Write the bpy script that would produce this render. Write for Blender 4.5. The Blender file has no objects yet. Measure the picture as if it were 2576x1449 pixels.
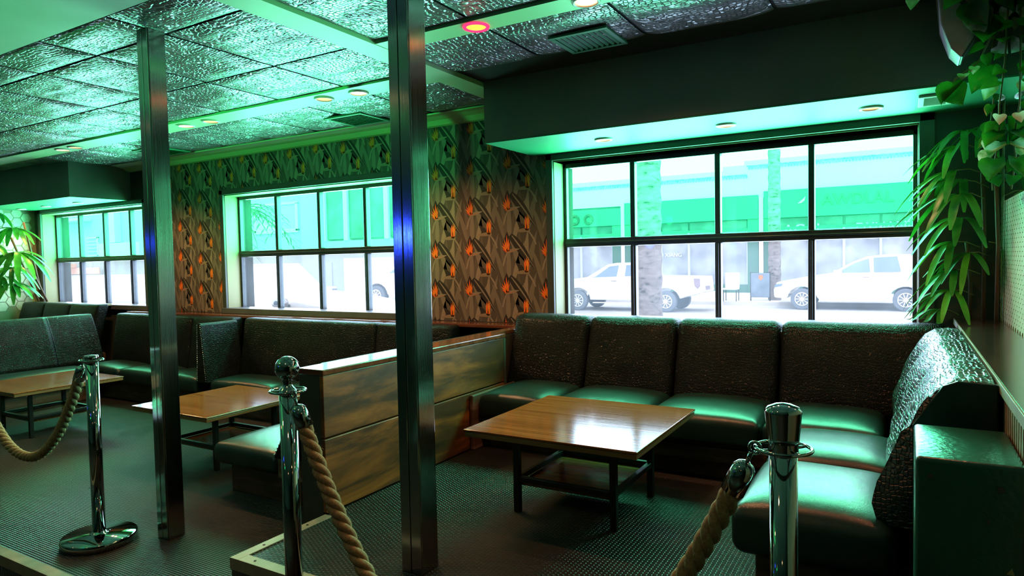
import bpy, bmesh, math, random
from mathutils import Vector, Matrix, noise
random.seed(7)
SKY, SUN, EXPO, DUP, DLO = 8.0, 3.0, 0.18, 34., 38.
S = bpy.context.scene
COL = S.collection
R = math.radians
sin, cos, pi = math.sin, math.cos, math.pi

# ------------------------------------------------------------------ materials
def new_mat(name):
    m = bpy.data.materials.new(name); m.use_nodes = True
    nt = m.node_tree; nt.nodes.clear()
    out = nt.nodes.new('ShaderNodeOutputMaterial')
    return m, nt, out
def N(nt, t, **kw):
    n = nt.nodes.new('ShaderNode' + t)
    for k, v in kw.items():
        if k in n.inputs: n.inputs[k].default_value = v
        else: setattr(n, k, v)
    return n
def L(nt, a, ao, b, bi): nt.links.new(a.outputs[ao], b.inputs[bi])
def c4(c): return (c[0], c[1], c[2], 1)
def princ(nt, out, col=(.5, .5, .5), rough=.5, metal=0, spec=.5, coat=0, coat_r=.1):
    p = N(nt, 'BsdfPrincipled')
    p.inputs['Base Color'].default_value = c4(col); p.inputs['Roughness'].default_value = rough
    p.inputs['Metallic'].default_value = metal; p.inputs['Specular IOR Level'].default_value = spec
    p.inputs['Coat Weight'].default_value = coat; p.inputs['Coat Roughness'].default_value = coat_r
    L(nt, p, 0, out, 0)
    return p
def coords(nt, scale=(1, 1, 1), rot=(0, 0, 0)):
    tc = N(nt, 'TexCoord'); mp = N(nt, 'Mapping')
    mp.inputs['Scale'].default_value = scale; mp.inputs['Rotation'].default_value = rot
    L(nt, tc, 'Object', mp, 0)
    return mp
def ramp(nt, src, so, stops):
    r = N(nt, 'ValToRGB'); e = r.color_ramp.elements
    while len(e) < len(stops): e.new(.5)
    for i, (p, c) in enumerate(stops):
        e[i].position = p; e[i].color = c4(c)
    L(nt, src, so, r, 0)
    return r
def plain(name, col, rough=.5, metal=0, var=.12, scale=6, spec=.5, coat=0, bump=0, bscale=40):
    m, nt, out = new_mat(name)
    p = princ(nt, out, col, rough, metal, spec, coat)
    mp = coords(nt)
    n = N(nt, 'TexNoise', Scale=scale, Detail=4.0); L(nt, mp, 0, n, 'Vector')
    r = ramp(nt, n, 0, [(.3, [x * (1 - var) for x in col]), (.7, [min(1, x * (1 + var)) for x in col])])
    L(nt, r, 0, p, 'Base Color')
    if bump:
        n2 = N(nt, 'TexNoise', Scale=bscale, Detail=3.0); L(nt, mp, 0, n2, 'Vector')
        b = N(nt, 'Bump', Strength=bump, Distance=.01); L(nt, n2, 0, b, 'Height'); L(nt, b, 0, p, 'Normal')
    return m
def emis(name, col, st):
    m, nt, out = new_mat(name)
    e = N(nt, 'Emission', Strength=st); e.inputs[0].default_value = c4(col); L(nt, e, 0, out, 0)
    return m
def leather(name, col, rough, scale, stretch, strength, big=.25, coat=.0, metal=0, spec=.5):
    m, nt, out = new_mat(name)
    p = princ(nt, out, col, rough, metal, spec, coat, .2)
    mp = coords(nt, stretch)
    dn = N(nt, 'TexNoise', Scale=3.0, Detail=2.0); L(nt, mp, 0, dn, 'Vector')
    mx = N(nt, 'VectorMath', operation='MULTIPLY_ADD'); L(nt, dn, 'Color', mx, 0)
    mx.inputs[1].default_value = (.12, .12, .12); L(nt, mp, 0, mx, 2)
    v = N(nt, 'TexVoronoi', feature='DISTANCE_TO_EDGE', Scale=scale); v.inputs['Randomness'].default_value = .55
    L(nt, mx, 0, v, 'Vector')
    vr = ramp(nt, v, 0, [(0, (0, 0, 0)), (.16, (1, 1, 1))])
    tc = coords(nt)
    n2 = N(nt, 'TexNoise', Scale=5.0, Detail=3.0); L(nt, tc, 0, n2, 'Vector')
    b1 = N(nt, 'Bump', Strength=strength, Distance=.004); L(nt, vr, 0, b1, 'Height')
    b2 = N(nt, 'Bump', Strength=big, Distance=.03); L(nt, n2, 0, b2, 'Height'); L(nt, b1, 0, b2, 'Normal')
    L(nt, b2, 0, p, 'Normal')
    r = ramp(nt, n2, 0, [(.3, [x * .7 for x in col]), (.7, [x * 1.3 for x in col])])
    L(nt, r, 0, p, 'Base Color')
    return m
def wood(name, stops, rough, stretch, scale=3, coat=0, bump=.2, rvar=0):
    m, nt, out = new_mat(name)
    p = princ(nt, out, stops[0][1], rough, 0, .5, coat, .08)
    mp = coords(nt, stretch)
    n = N(nt, 'TexNoise', Scale=scale, Detail=8.0, Roughness=.62, Distortion=.4); L(nt, mp, 0, n, 'Vector')
    r = ramp(nt, n, 0, stops); L(nt, r, 0, p, 'Base Color')
    b = N(nt, 'Bump', Strength=bump, Distance=.004); L(nt, n, 0, b, 'Height'); L(nt, b, 0, p, 'Normal')
    if rvar:
        q = N(nt, 'MapRange'); q.inputs['To Min'].default_value = rough - rvar; q.inputs['To Max'].default_value = rough + rvar
        L(nt, n, 0, q, 0); L(nt, q, 0, p, 'Roughness')
    return m
def steel(name, col, rough, stretch):
    m, nt, out = new_mat(name)
    p = princ(nt, out, col, rough, 1)
    mp = coords(nt, stretch)
    n = N(nt, 'TexNoise', Scale=4.0, Detail=6.0); L(nt, mp, 0, n, 'Vector')
    q = N(nt, 'MapRange'); q.inputs['To Min'].default_value = rough * .7; q.inputs['To Max'].default_value = rough * 1.4
    L(nt, n, 0, q, 0); L(nt, q, 0, p, 'Roughness')
    b = N(nt, 'Bump', Strength=.04, Distance=.01); L(nt, n, 0, b, 'Height'); L(nt, b, 0, p, 'Normal')
    return m
def pane(name, col, haze, hcol, streak=0.):
    m, nt, out = new_mat(name)
    t = N(nt, 'BsdfTransparent'); t.inputs[0].default_value = c4(col)
    g = N(nt, 'BsdfGlossy', Roughness=.03); g.inputs[0].default_value = (.9, .95, .95, 1)
    d = N(nt, 'BsdfTranslucent'); d.inputs[0].default_value = c4(hcol)
    mp = coords(nt, (1, 1, .5)); n = N(nt, 'TexNoise', Scale=2.2, Detail=4.0); L(nt, mp, 0, n, 'Vector')
    q = N(nt, 'MapRange'); q.inputs['From Min'].default_value = .3; q.inputs['From Max'].default_value = .7
    q.inputs['To Min'].default_value = haze * .5; q.inputs['To Max'].default_value = haze * 1.5
    L(nt, n, 0, q, 0)
    a = N(nt, 'MixShader'); L(nt, q, 0, a, 0); L(nt, t, 0, a, 1); L(nt, d, 0, a, 2)
    lw = N(nt, 'LayerWeight', Blend=.5); pw = N(nt, 'Math', operation='POWER'); pw.inputs[1].default_value = 5.
    L(nt, lw, 'Facing', pw, 0)
    f = N(nt, 'Math', operation='MULTIPLY_ADD'); f.inputs[1].default_value = .5; f.inputs[2].default_value = .025; L(nt, pw, 0, f, 0)
    b = N(nt, 'MixShader'); L(nt, f, 0, b, 0); L(nt, a, 0, b, 1); L(nt, g, 0, b, 2)
    L(nt, b, 0, out, 0)
    return m
def mat_rubber(name, col, sx, sy, st, rough=.34):
    m, nt, out = new_mat(name)
    p = princ(nt, out, col, rough, 0, .45)
    mp = coords(nt, (sx, sy, 1))
    v = N(nt, 'TexBrick', Scale=1.0); v.inputs['Mortar Size'].default_value = .16; v.inputs['Mortar Smooth'].default_value = 1.
    v.inputs['Brick Width'].default_value = .5; v.inputs['Row Height'].default_value = .25
    L(nt, mp, 0, v, 'Vector')
    b = N(nt, 'Bump', Strength=st, Distance=.004, invert=True); L(nt, v, 'Fac', b, 'Height'); L(nt, b, 0, p, 'Normal'); b.inputs['Distance'].default_value = .008
    tc = coords(nt); n = N(nt, 'TexNoise', Scale=1.6, Detail=5.0); L(nt, tc, 0, n, 'Vector')
    r = ramp(nt, n, 0, [(.3, [x * .7 for x in col]), (.75, [x * 1.7 for x in col])]); L(nt, r, 0, p, 'Base Color')
    q = N(nt, 'MapRange'); q.inputs['To Min'].default_value = rough - .1; q.inputs['To Max'].default_value = rough + .14
    L(nt, n, 0, q, 0); L(nt, q, 0, p, 'Roughness')
    return m
def vcol(name, rough=.6):
    m, nt, out = new_mat(name)
    p = princ(nt, out, (.5, .5, .5), rough, 0, .3)
    a = N(nt, 'VertexColor', layer_name='print'); L(nt, a, 0, p, 'Base Color')
    mp = coords(nt, (1, 1, .3)); n = N(nt, 'TexNoise', Scale=90., Detail=3.0); L(nt, mp, 0, n, 'Vector')
    b = N(nt, 'Bump', Strength=.1, Distance=.002); L(nt, n, 0, b, 'Height'); L(nt, b, 0, p, 'Normal')
    return m
def leafmat(name, a, b, rough=.35, trans=.25, streak=None):
    m, nt, out = new_mat(name)
    p = princ(nt, out, a, rough, 0, .5)
    mp = coords(nt); n = N(nt, 'TexNoise', Scale=9.0, Detail=3.0); L(nt, mp, 0, n, 'Vector')
    stops = [(.3, a), (.7, b)]
    if streak: stops = [(.35, a), (.46, b), (.56, streak), (.7, streak)]
    r = ramp(nt, n, 0, stops); L(nt, r, 0, p, 'Base Color')
    t = N(nt, 'BsdfTranslucent'); L(nt, r, 0, t, 0)
    mx = N(nt, 'MixShader'); mx.inputs[0].default_value = trans
    L(nt, p, 0, mx, 1); L(nt, t, 0, mx, 2); L(nt, mx, 0, out, 0)
    return m

M = {}
M['rubber'] = mat_rubber('rubber_mat', (.015, .016, .015), 26, 18, 1., .3)
M['ribbed'] = mat_rubber('ribbed_mat', (.010, .0095, .009), 14, 26, .9, .33)
M['alu'] = plain('aluminium_trim', (.28, .225, .175), .5, .3, .15, 12)
M['paint_dark'] = plain('dark_paint', (.036, .04, .034), .55, 0, .15, 2)
M['paint_pale'] = plain('pale_paint', (.5, .56, .46), .5, 0, .05, 3)
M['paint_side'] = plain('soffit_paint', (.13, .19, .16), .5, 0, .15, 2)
M['trim'] = plain('green_lit_trim_paint', (.42, .78, .38), .45, 0, .04, 3)  # green light falling on cornice, beam and strips is put into this paint
M['underside'] = plain('green_lit_underside_paint', (.04, .25, .14), .5, 0, .05, 3)  # green light from the upper panes is mixed into this colour
M['jamb'] = plain('jamb_paint', (.25, .25, .11), .55, 0, .05, 3)
M['frame'] = plain('window_steel', (.03, .032, .036), .32, .3, .2, 20)
M['casing'] = plain('dark_casing', (.045, .05, .04), .4, 0, .15, 5)
M['sill'] = plain('grey_sill', (.08, .08, .085), .35, 0, .15, 8)
M['green_glass'] = pane('green_film_glass', (.33, .925, .66), .006, (.05, .7, .4))
M['clear_glass'] = pane('hazy_clear_glass', (.47, .49, .524), .015, (.42, .45, .5))
M['ceil'] = leather('crocodile_ceiling_vinyl', (.26, .27, .27), .27, 46, (.7, 1, 1), 1., .12, 0, .55)
M['ceil_gap'] = plain('ceiling_gap', (.02, .02, .02), .8)
M['croc'] = leather('crocodile_vinyl', (.007, .011, .011), .33, 95, (1, 1, .55), .6, .1, 0, 0, .13)
M['croc_gloss'] = leather('glossy_crocodile_vinyl', (.012, .02, .02), .27, 62, (1, .6, 1), .9, .06, 0, 0, .5)
M['vinyl'] = leather('smooth_vinyl', (.008, .028, .028), .29, 240, (1, 1, 1), .12, .10, 0, 0, .45)
M['wood_top'] = wood('brown_laminate', [(.25, (.09, .028, .006)), (.5, (.19, .068, .017)), (.75, (.27, .105, .032))], .12, (1.5, 40, 12), 1.2, 0, .1, .04)
M['wood_edge'] = wood('table_edge', [(.3, (.14, .07, .02)), (.7, (.26, .14, .045))], .4, (4, 4, 30), 2)
M['panel'] = wood('painted_panel', [(.28, (.02, .010, .005)), (.45, (.07, .024, .006)), (.58, (.24, .075, .010)), (.72, (.40, .14, .024))], .5, (5, .9, 5), 1.5, .1, .25, .1)
M['plinth'] = wood('plinth_wood', [(.3, (.018, .012, .009)), (.5, (.07, .04, .025)), (.72, (.17, .12, .09))], .5, (.9, .9, 6), 2.2, 0, .3)
M['ledge'] = wood('varnished_ledge', [(.3, (.07, .022, .012)), (.7, (.17, .06, .03))], .16, (1.5, 12, 12), 1.6, .4, .08)
M['counter'] = wood('dark_counter', [(.3, (.02, .014, .012)), (.7, (.075, .05, .04))], .2, (9, 1.2, 9), 1.6, .4, .1)
M['black_steel'] = plain('black_steel', (.012, .016, .015), .38, .4, .2, 30)
M['chrome'] = plain('polished_chrome', (.36, .36, .36), .05, 1, .04, 4)
M['brushed'] = steel('brushed_steel', (.38, .37, .355), .13, (60, 60, .7))
M['bolt'] = plain('bolt', (.6, .6, .58), .3, 1)
M['rope'] = wood('manila_rope', [(.3, (.19, .12, .055)), (.7, (.42, .29, .15))], .8, (60, 60, 60), 2, 0, .4)
M['fuzz'] = plain('rope_fibre', (.5, .42, .28), .7)
M['box'] = plain('painted_box', (.012, .075, .055), .27, 0, .25, 3, .5, 0, .15, 60)
M['print'] = vcol('wallpaper_print')
M['hex'] = plain('hexagon_tile', (.62, .58, .44), .3, 0, .1, 30)
M['grout'] = plain('tile_grout', (.30, .26, .18), .8)
M['mirror'] = plain('mirror', (.86, .9, .9), .03, 1, .02, 1)
M['slat'] = plain('slat_wood', (.28, .2, .14), .5, 0, .25, 20)
M['palm'] = leafmat('palm_leaf', (.015, .10, .01), (.05, .27, .025))
M['palm2'] = leafmat('palm_leaf_bright', (.04, .22, .012), (.10, .42, .035))
M['pothos'] = leafmat('pothos_leaf', (.008, .09, .008), (.03, .26, .015), .25, .3)
M['pothos2'] = leafmat('variegated_leaf', (.03, .2, .03), (.2, .4, .12), .3, .3, (.7, .74, .6))
M['stem'] = plain('plant_stem', (.10, .05, .018), .6)
M['vine'] = plain('vine_stem', (.16, .17, .04), .6)
M['speaker'] = plain('speaker_shell', (.55, .50, .55), .4, 0, .08, 20)
M['grille'] = plain('speaker_grille', (.03, .035, .04), .5, .3)
M['vent'] = plain('green_vent', (.02, .22, .085), .5)
M['vent_dark'] = plain('vent_void', (.008, .02, .012), .8)
M['vent_pale'] = plain('pale_vent', (.5, .56, .46), .5)
M['trimring'] = plain('lamp_ring', (.6, .56, .5), .35)
M['lamp'] = emis('warm_lamp', (1, .55, .25), 7)
M['lamp_dim'] = emis('dim_warm_lamp', (1, .45, .2), 2.2)
M['lamp_red'] = emis('red_ring', (1, .02, .08), 3)
M['lamp_yel'] = emis('yellow_lamp', (1, .62, .05), 2.2)
M['lamp_blue'] = emis('blue_lamp', (.02, .06, 1), 14)
M['lamp_green'] = emis('green_lamp', (.02, 1, .2), 20)
M['bar_wall'] = plain('bar_wall', (.03, .02, .018), .6)
# outside
M['asphalt'] = plain('asphalt', (.5, .5, .5), .9, 0, .1, .5)
M['pave'] = plain('paving', (.6, .58, .55), .9, 0, .1, 1)
M['parapet'] = plain('pale_blue_render', (.78, .84, .9), .8, 0, .04, .6)
M['frieze'] = plain('frieze_paint', (.30, .5, .48), .8, 0, .5, 9)
M['fascia'] = plain('green_grey_fascia', (.06, .20, .14), .7, 0, .06, 1)
M['pilaster'] = plain('pilaster_paint', (.55, .62, .66), .7, 0, .05, 1)
M['shopglass'] = plain('shop_glass', (.40, .44, .50), .25, 0, .35, 1.2)
M['shopdark'] = plain('shop_dark_glass', (.10, .13, .15), .25, 0, .4, 1.5)
M['sign'] = plain('sign_white', (.8, .85, .8), .6)
M['signdark'] = plain('sign_brown', (.03, .05, .04), .6)
M['emboss'] = plain('sign_embossed', (.05, .15, .10), .6)
M['carpaint'] = plain('white_car_paint', (.86, .86, .84), .25, 0, .02, 1, .5, .5)
M['carglass'] = plain('car_glass', (.22, .32, .42), .2, 0, .1, 2)
M['tyre'] = plain('tyre', (.16, .19, .23), .8)
M['rim'] = plain('alloy', (.8, .8, .8), .4)
M['tail'] = plain('tail_lamp', (.35, .28, .33), .3)
M['bark'] = wood('palm_bark', [(.34, (.05, .045, .045)), (.44, (.22, .19, .18)), (.7, (.36, .32, .31))], .9, (2, 2, 5), 2.2, 0, .5)
M['frond'] = leafmat('palm_frond', (.05, .09, .05), (.12, .18, .09))
M['houseteal'] = plain('house_render', (.42, .50, .46), .8, 0, .08, .6)
M['houseblue'] = plain('pale_house_render', (.46, .53, .6), .8, 0, .06, .6)
M['housewhite'] = plain('white_render', (.66, .66, .66), .8, 0, .04, .6)
M['orange'] = plain('orange_plastic', (.9, .22, .04), .5)
M['awning'] = plain('orange_awning', (.75, .42, .28), .7)
M['redframe'] = plain('red_frame', (.6, .22, .3), .6)
M['cloth_blue'] = plain('blue_grey_panel', (.20, .26, .33), .6, 0, .3, 3)

# ------------------------------------------------------------------ mesh builder
class MB:
    def __init__(s): s.v = []; s.f = []; s.mi = []; s.c = []
    def add(s, vs, fs, mi=0):
        b = len(s.v); s.v += [tuple(p) for p in vs]
        for f in fs: s.f.append(tuple(i + b for i in f)); s.mi.append(mi)
        return s
    def box(s, x0, x1, y0, y1, z0, z1, mi=0):
        v = [(x, y, z) for z in (z0, z1) for y in (y0, y1) for x in (x0, x1)]
        return s.add(v, [(0, 2, 3, 1), (4, 5, 7, 6), (0, 1, 5, 4), (2, 6, 7, 3), (0, 4, 6, 2), (1, 3, 7, 5)], mi)
    def prism(s, poly, a0, a1, axis='y', mi=0):
        n = len(poly)
        def P(p, a):
            return (p[0], a, p[1]) if axis == 'y' else (a, p[0], p[1]) if axis == 'x' else (p[0], p[1], a)
        v = [P(p, a0) for p in poly] + [P(p, a1) for p in poly]
        f = [tuple(range(n))[::-1], tuple(range(n, 2 * n))] + [(i, (i + 1) % n, n + (i + 1) % n, n + i) for i in range(n)]
        return s.add(v, f, mi)
    def tube(s, pts, r, n=8, mi=0, caps=True):
        pts = [Vector(p) for p in pts]; rr = r if isinstance(r, (list, tuple)) else [r] * len(pts)
        vs = []; up = None
        for i, p in enumerate(pts):
            t = (pts[min(i + 1, len(pts) - 1)] - pts[max(i - 1, 0)]).normalized()
            if up is None:
                up = Vector((0, 0, 1)) if abs(t.z) < .9 else Vector((1, 0, 0))
            a = t.cross(up).normalized(); b = a.cross(t).normalized(); up = b
            for k in range(n):
                w = 2 * pi * k / n
                vs.append(p + (a * cos(w) + b * sin(w)) * rr[i])
        fs = [(i * n + k, i * n + (k + 1) % n, (i + 1) * n + (k + 1) % n, (i + 1) * n + k) for i in range(len(pts) - 1) for k in range(n)]
        if caps: fs += [tuple(range(n))[::-1], tuple(range((len(pts) - 1) * n, len(pts) * n))]
        return s.add(vs, fs, mi)
    def lathe(s, prof, cx, cy, n=32, mi=0):
        vs = []; fs = []
        for r, z in prof:
            for k in range(n):
                a = 2 * pi * k / n; vs.append((cx + r * cos(a), cy + r * sin(a), z))
        m = len(prof)
        fs = [(i * n + k, i * n + (k + 1) % n, (i + 1) * n + (k + 1) % n, (i + 1) * n + k) for i in range(m - 1) for k in range(n)]
        fs += [tuple(range(n))[::-1], tuple(range((m - 1) * n, m * n))]
        return s.add(vs, fs, mi)
    def torus(s, c, R_, r, n=32, k=8, mat=None, mi=0):
        vs = []
        for i in range(n):
            a = 2 * pi * i / n
            for j in range(k):
                b = 2 * pi * j / k
                p = Vector(((R_ + r * cos(b)) * cos(a), (R_ + r * cos(b)) * sin(a), r * sin(b)))
                if mat: p = mat @ p
                vs.append(p + Vector(c))
        fs = [(i * k + j, ((i + 1) % n) * k + j, ((i + 1) % n) * k + (j + 1) % k, i * k + (j + 1) % k) for i in range(n) for j in range(k)]
        return s.add(vs, fs, mi)
    def rbox(s, x0, x1, y0, y1, z0, z1, r, res=.06, fn=None, mi=0):
        lo = (x0, y0, z0); hi = (x1, y1, z1)
        r = min(r, (x1 - x0) / 2.001, (y1 - y0) / 2.001, (z1 - z0) / 2.001)
        ax = []
        for a, b in zip(lo, hi):
            n = max(1, int((b - a - 2 * r) / res)); n = min(n, 30)
            l = [a, a + r * .25, a + r * .6]
            l += [a + r + (b - a - 2 * r) * i / n for i in range(n + 1)]
            l += [b - r * .6, b - r * .25, b]
            ax.append(l)
        idx = {}; vs = []; fs = []
        def V(i, j, k):
            key = (i, j, k)
            if key in idx: return idx[key]
            p = Vector((ax[0][i], ax[1][j], ax[2][k]))
            c = Vector([min(max(p[q], lo[q] + r), hi[q] - r) for q in range(3)])
            d = p - c
            if d.length > 1e-9: p = c + d.normalized() * r
            if fn:
                u = [(p[q] - lo[q]) / (hi[q] - lo[q]) for q in range(3)]
                p = Vector(fn(p.x, p.y, p.z, *u))
            idx[key] = len(vs); vs.append(p); return idx[key]
        nx, ny, nz = [len(a) - 1 for a in ax]
        for i in range(nx):
            for j in range(ny):
                fs.append((V(i, j, 0), V(i, j + 1, 0), V(i + 1, j + 1, 0), V(i + 1, j, 0)))
                fs.append((V(i, j, nz), V(i + 1, j, nz), V(i + 1, j + 1, nz), V(i, j + 1, nz)))
        for i in range(nx):
            for k in range(nz):
                fs.append((V(i, 0, k), V(i + 1, 0, k), V(i + 1, 0, k + 1), V(i, 0, k + 1)))
                fs.append((V(i, ny, k), V(i, ny, k + 1), V(i + 1, ny, k + 1), V(i + 1, ny, k)))
        for j in range(ny):
            for k in range(nz):
                fs.append((V(0, j, k), V(0, j, k + 1), V(0, j + 1, k + 1), V(0, j + 1, k)))
                fs.append((V(nx, j, k), V(nx, j + 1, k), V(nx, j + 1, k + 1), V(nx, j, k + 1)))
        return s.add(vs, fs, mi)
    def build(s, name, mats, parent=None, smooth=False, bevel=0, loc=None, cols=None, seg=2):
        me = bpy.data.meshes.new(name); me.from_pydata([tuple(v) for v in s.v], [], s.f)
        mats = mats if isinstance(mats, (list, tuple)) else [mats]
        for m in mats: me.materials.append(M[m])
        for p, i in zip(me.polygons, s.mi): p.material_index = i
        if cols:
            a = me.color_attributes.new('print', 'FLOAT_COLOR', 'CORNER')
            for p, c in zip(me.polygons, cols):
                for li in p.loop_indices: a.data[li].color = c4(c)
        me.validate(); me.update()
        if smooth: me.polygons.foreach_set('use_smooth', [True] * len(me.polygons))
        o = bpy.data.objects.new(name, me); COL.objects.link(o)
        if parent:
            o.parent = parent
        if loc: o.location = loc
        if bevel:
            b = o.modifiers.new('bevel', 'BEVEL'); b.width = bevel; b.segments = seg; b.limit_method = 'ANGLE'; b.angle_limit = R(40)
        return o
def tag(o, label=None, cat=None, group=None, kind=None):
    if label: o['label'] = label
    if cat: o['category'] = cat
    if group: o['group'] = group
    if kind: o['kind'] = kind
    return o
def thing(name, label, cat, group=None, loc=(0, 0, 0), rz=0):
    o = bpy.data.objects.new(name, None); COL.objects.link(o); o.location = loc; o.rotation_euler = (0, 0, rz)
    o.empty_display_size = .1
    return tag(o, label, cat, group)
def struct(o): o['kind'] = 'structure'; return o
def copy_tree(o, parent=None):
    c = o.copy(); COL.objects.link(c)
    if parent: c.parent = parent
    for ch in list(o.children): copy_tree(ch, c)
    return c
def part_at(o, p):  # keep geometry given in world units under an Empty that sits elsewhere
    o.matrix_parent_inverse = Matrix.Translation(p.location).inverted() if p.rotation_euler.z == 0 else (Matrix.Translation(p.location) @ p.rotation_euler.to_matrix().to_4x4()).inverted()
    return o

# ------------------------------------------------------------------ room constants
H = 1.45; CZ = 2.70; WY = 4.80; GY = 5.0; PZ = .20
XR = .475; XL = -10.72

# camera (calibrated)
F_, YAW, PIT, ROL = 1681., .53303, .0414119, .020258
fw = Vector((-sin(YAW) * cos(PIT), cos(YAW) * cos(PIT), -sin(PIT)))
rt = Vector((cos(YAW), sin(YAW), 0)); dn = fw.cross(rt)
rt2 = rt * cos(ROL) + dn * sin(ROL); dn2 = dn * cos(ROL) - rt * sin(ROL)
cd = bpy.data.cameras.new('camera'); cam = bpy.data.objects.new('camera', cd); COL.objects.link(cam)
m3 = Matrix((rt2, -dn2, -fw)).transposed()
cam.matrix_world = Matrix.Translation((0, 0, H)) @ m3.to_4x4()
cd.sensor_width = 36; cd.lens = F_ / 2576 * 36; cd.clip_start = .05; cd.clip_end = 300
S.camera = cam

# ------------------------------------------------------------------ shell
struct(MB().box(XL - .2, XR + .1, 1.55, 5.2, -.2, 0).build('floor', 'rubber'))
struct(MB().box(XL - .2, XR + 3, -5, 1.549, -.35, -.15).build('floor_aisle', 'rubber'))
struct(MB().box(-2.485, XR, 1.80, WY, 0.001, PZ).build('floor_platform', ['ribbed']))
struct(MB().box(XL, -8.75, 2.6, WY, 0.001, PZ).build('floor_platform_far', ['ribbed']))
b = MB().box(-2.487, -2.435, 1.796, 2.34, PZ + .0005, PZ + .006).box(-2.435, XR, 1.796, 1.85, PZ + .0005, PZ + .006).box(-2.487, XR, 1.793, 1.799, PZ - .045, PZ + .006)
t1 = struct(b.build('trim_1', 'alu', bevel=.0015))
sc = MB()
for x, y in ((-2.46, 1.95), (-2.46, 2.2), (-2.36, 1.823), (-2.0, 1.823), (-1.6, 1.823), (-1.2, 1.823)):
    sc.lathe([(.006, PZ + .0055), (.006, PZ + .008), (.001, PZ + .009)], x, y, 10)
sc.build('screw', 'black_steel', t1)
struct(MB().box(XL, -2.3, 1.545, 1.60, .0005, .006).box(XL, -2.3, 1.54, 1.547, -.05, .006).build('trim_2', 'alu', bevel=.0015))
# back wall around three openings
OPEN = [(-2.425, .076, .93, 2.225), (-6.51, -3.955, .93, 2.235), (-10.52, -8.03, .93, 2.235)]
b = MB(); xs = sorted([XL - .2, XR + .2] + [v for o in OPEN for v in o[:2]])
for i in range(len(xs) - 1):
    op = [o for o in OPEN if abs(o[0] - xs[i]) < 1e-6]
    if op:
        b.box(xs[i], xs[i + 1], WY, 5.15, -.3, op[0][2]); b.box(xs[i], xs[i + 1], WY, 5.15, op[0][3], 2.95)
    else: b.box(xs[i], xs[i + 1], WY, 5.15, -.3, 2.95)
struct(b.build('wall_back', 'paint_dark'))
wr = struct(MB().box(XR, XR + .2, .8, WY, -.3, 2.95).build('wall_right', 'grout'))
wl = struct(MB().box(XL - .2, XL, -5, WY, -.3, 2.95).build('wall_left', 'grout'))
def hexes(x, y0, y1, z0, z1, r, sx):
    b = MB(); dy = r * 1.5; dz = r * math.sqrt(3); i = 0; y = y0
    while y < y1:
        z = z0 + (dz / 2 if i % 2 else 0)
        while z < z1:
            pts = [(y + .9 * r * cos(pi / 3 * k), z + .9 * r * sin(pi / 3 * k)) for k in range(6)]
            b.prism(pts if sx > 0 else pts[::-1], x, x + sx * .004, 'x'); z += dz
        y += dy; i += 1
    return b
hexes(XR, 2.6, 4.78, 1.06, 1.75, .026, -1).build('hexagon_tiles', 'hex', wr)
hexes(XL, 3.0, 4.78, .95, 2.26, .075, 1).build('hexagon_tiles', 'hex', wl)
struct(MB().box(XL - .2, XR + 3, -5.2, -5, -.35, 2.95).build('wall_front', 'bar_wall'))
struct(MB().box(XR + 2.8, XR + 3, -5, .8, -.35, 2.95).box(XR + .2, XR + 3, .6, .8, -.35, 2.95).build('wall_side', 'bar_wall'))
# ceiling with padded crocodile tiles
ce = struct(MB().box(XL - .2, XR + 3, -5.2, 5.2, CZ + .02, CZ + .25).build('ceiling', 'ceil_gap'))
MB().box(XL, -2.82, -1.5, 1.885, CZ - .004, CZ + .019).box(-2.60, XR + 2.8, -5, 1.2, CZ - .004, CZ + .019).box(XL, -2.60, -5, -1.51, CZ - .004, CZ + .019).build('smooth_panel', 'paint_pale', ce)
b = MB(); random.seed(3)
def tile(x0, x1, y0, y1, curl=0):
    g = .009; x0 += g; x1 -= g; y0 += g; y1 -= g
    nx = max(8, int((x1 - x0) / .022)); ny = max(8, int((y1 - y0) / .022)); vs = []
    o1, o2 = random.random() * 50, random.random() * 50; sag = .012 + random.random() * .008
    for j in range(ny + 1):
        for i in range(nx + 1):
            u = i / nx; v = j / ny; x = x0 + (x1 - x0) * u; y = y0 + (y1 - y0) * v
            e = (1 - (2 * u - 1) ** 6) * (1 - (2 * v - 1) ** 6)
            w = noise.noise((x * 1.3 + y * .6 + o1, y * 6 + o2, 0)) * .013 + noise.noise((x * 4 + o1, y * 16 + o2, 3)) * .006
            z = CZ - e * (sag * .9 + w) + .008
            if curl and v > .72: z += curl * ((v - .72) / .28) ** 2
            vs.append((x, y, z))
    fs = [(j * (nx + 1) + i, (j + 1) * (nx + 1) + i, (j + 1) * (nx + 1) + i + 1, j * (nx + 1) + i + 1) for j in range(ny) for i in range(nx)]
    b.add(vs, fs)
xs = [-2.78 - .672 * k for k in range(13)]
for k in range(12):
    for (y0, y1) in ((1.90, 2.22), (2.22, 2.94), (2.94, 3.55), (3.78, 4.62)):
        if xs[k] < -8.2 and y1 > 4.05: y1 = 4.06
        if y1 > y0 + .1: tile(xs[k + 1], xs[k], y0, y1)
xs = [-2.60, -1.96, -1.27, -.58, .11, XR]
for k in range(5):
    for (y0, y1, cu) in ((1.21, 1.9, 0), (1.9, 2.93, 0), (3.09, 3.84, .05)): tile(xs[k], xs[k + 1], y0, y1, cu)
b.build('padded_tiles', 'ceil', ce, smooth=True)
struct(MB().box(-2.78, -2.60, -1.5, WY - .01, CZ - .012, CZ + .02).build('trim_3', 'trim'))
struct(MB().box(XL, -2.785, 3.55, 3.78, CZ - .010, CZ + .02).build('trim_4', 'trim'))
struct(MB().box(-2.595, XR, 2.93, 3.09, CZ - .010, CZ + .02).build('trim_5', 'trim'))
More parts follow.
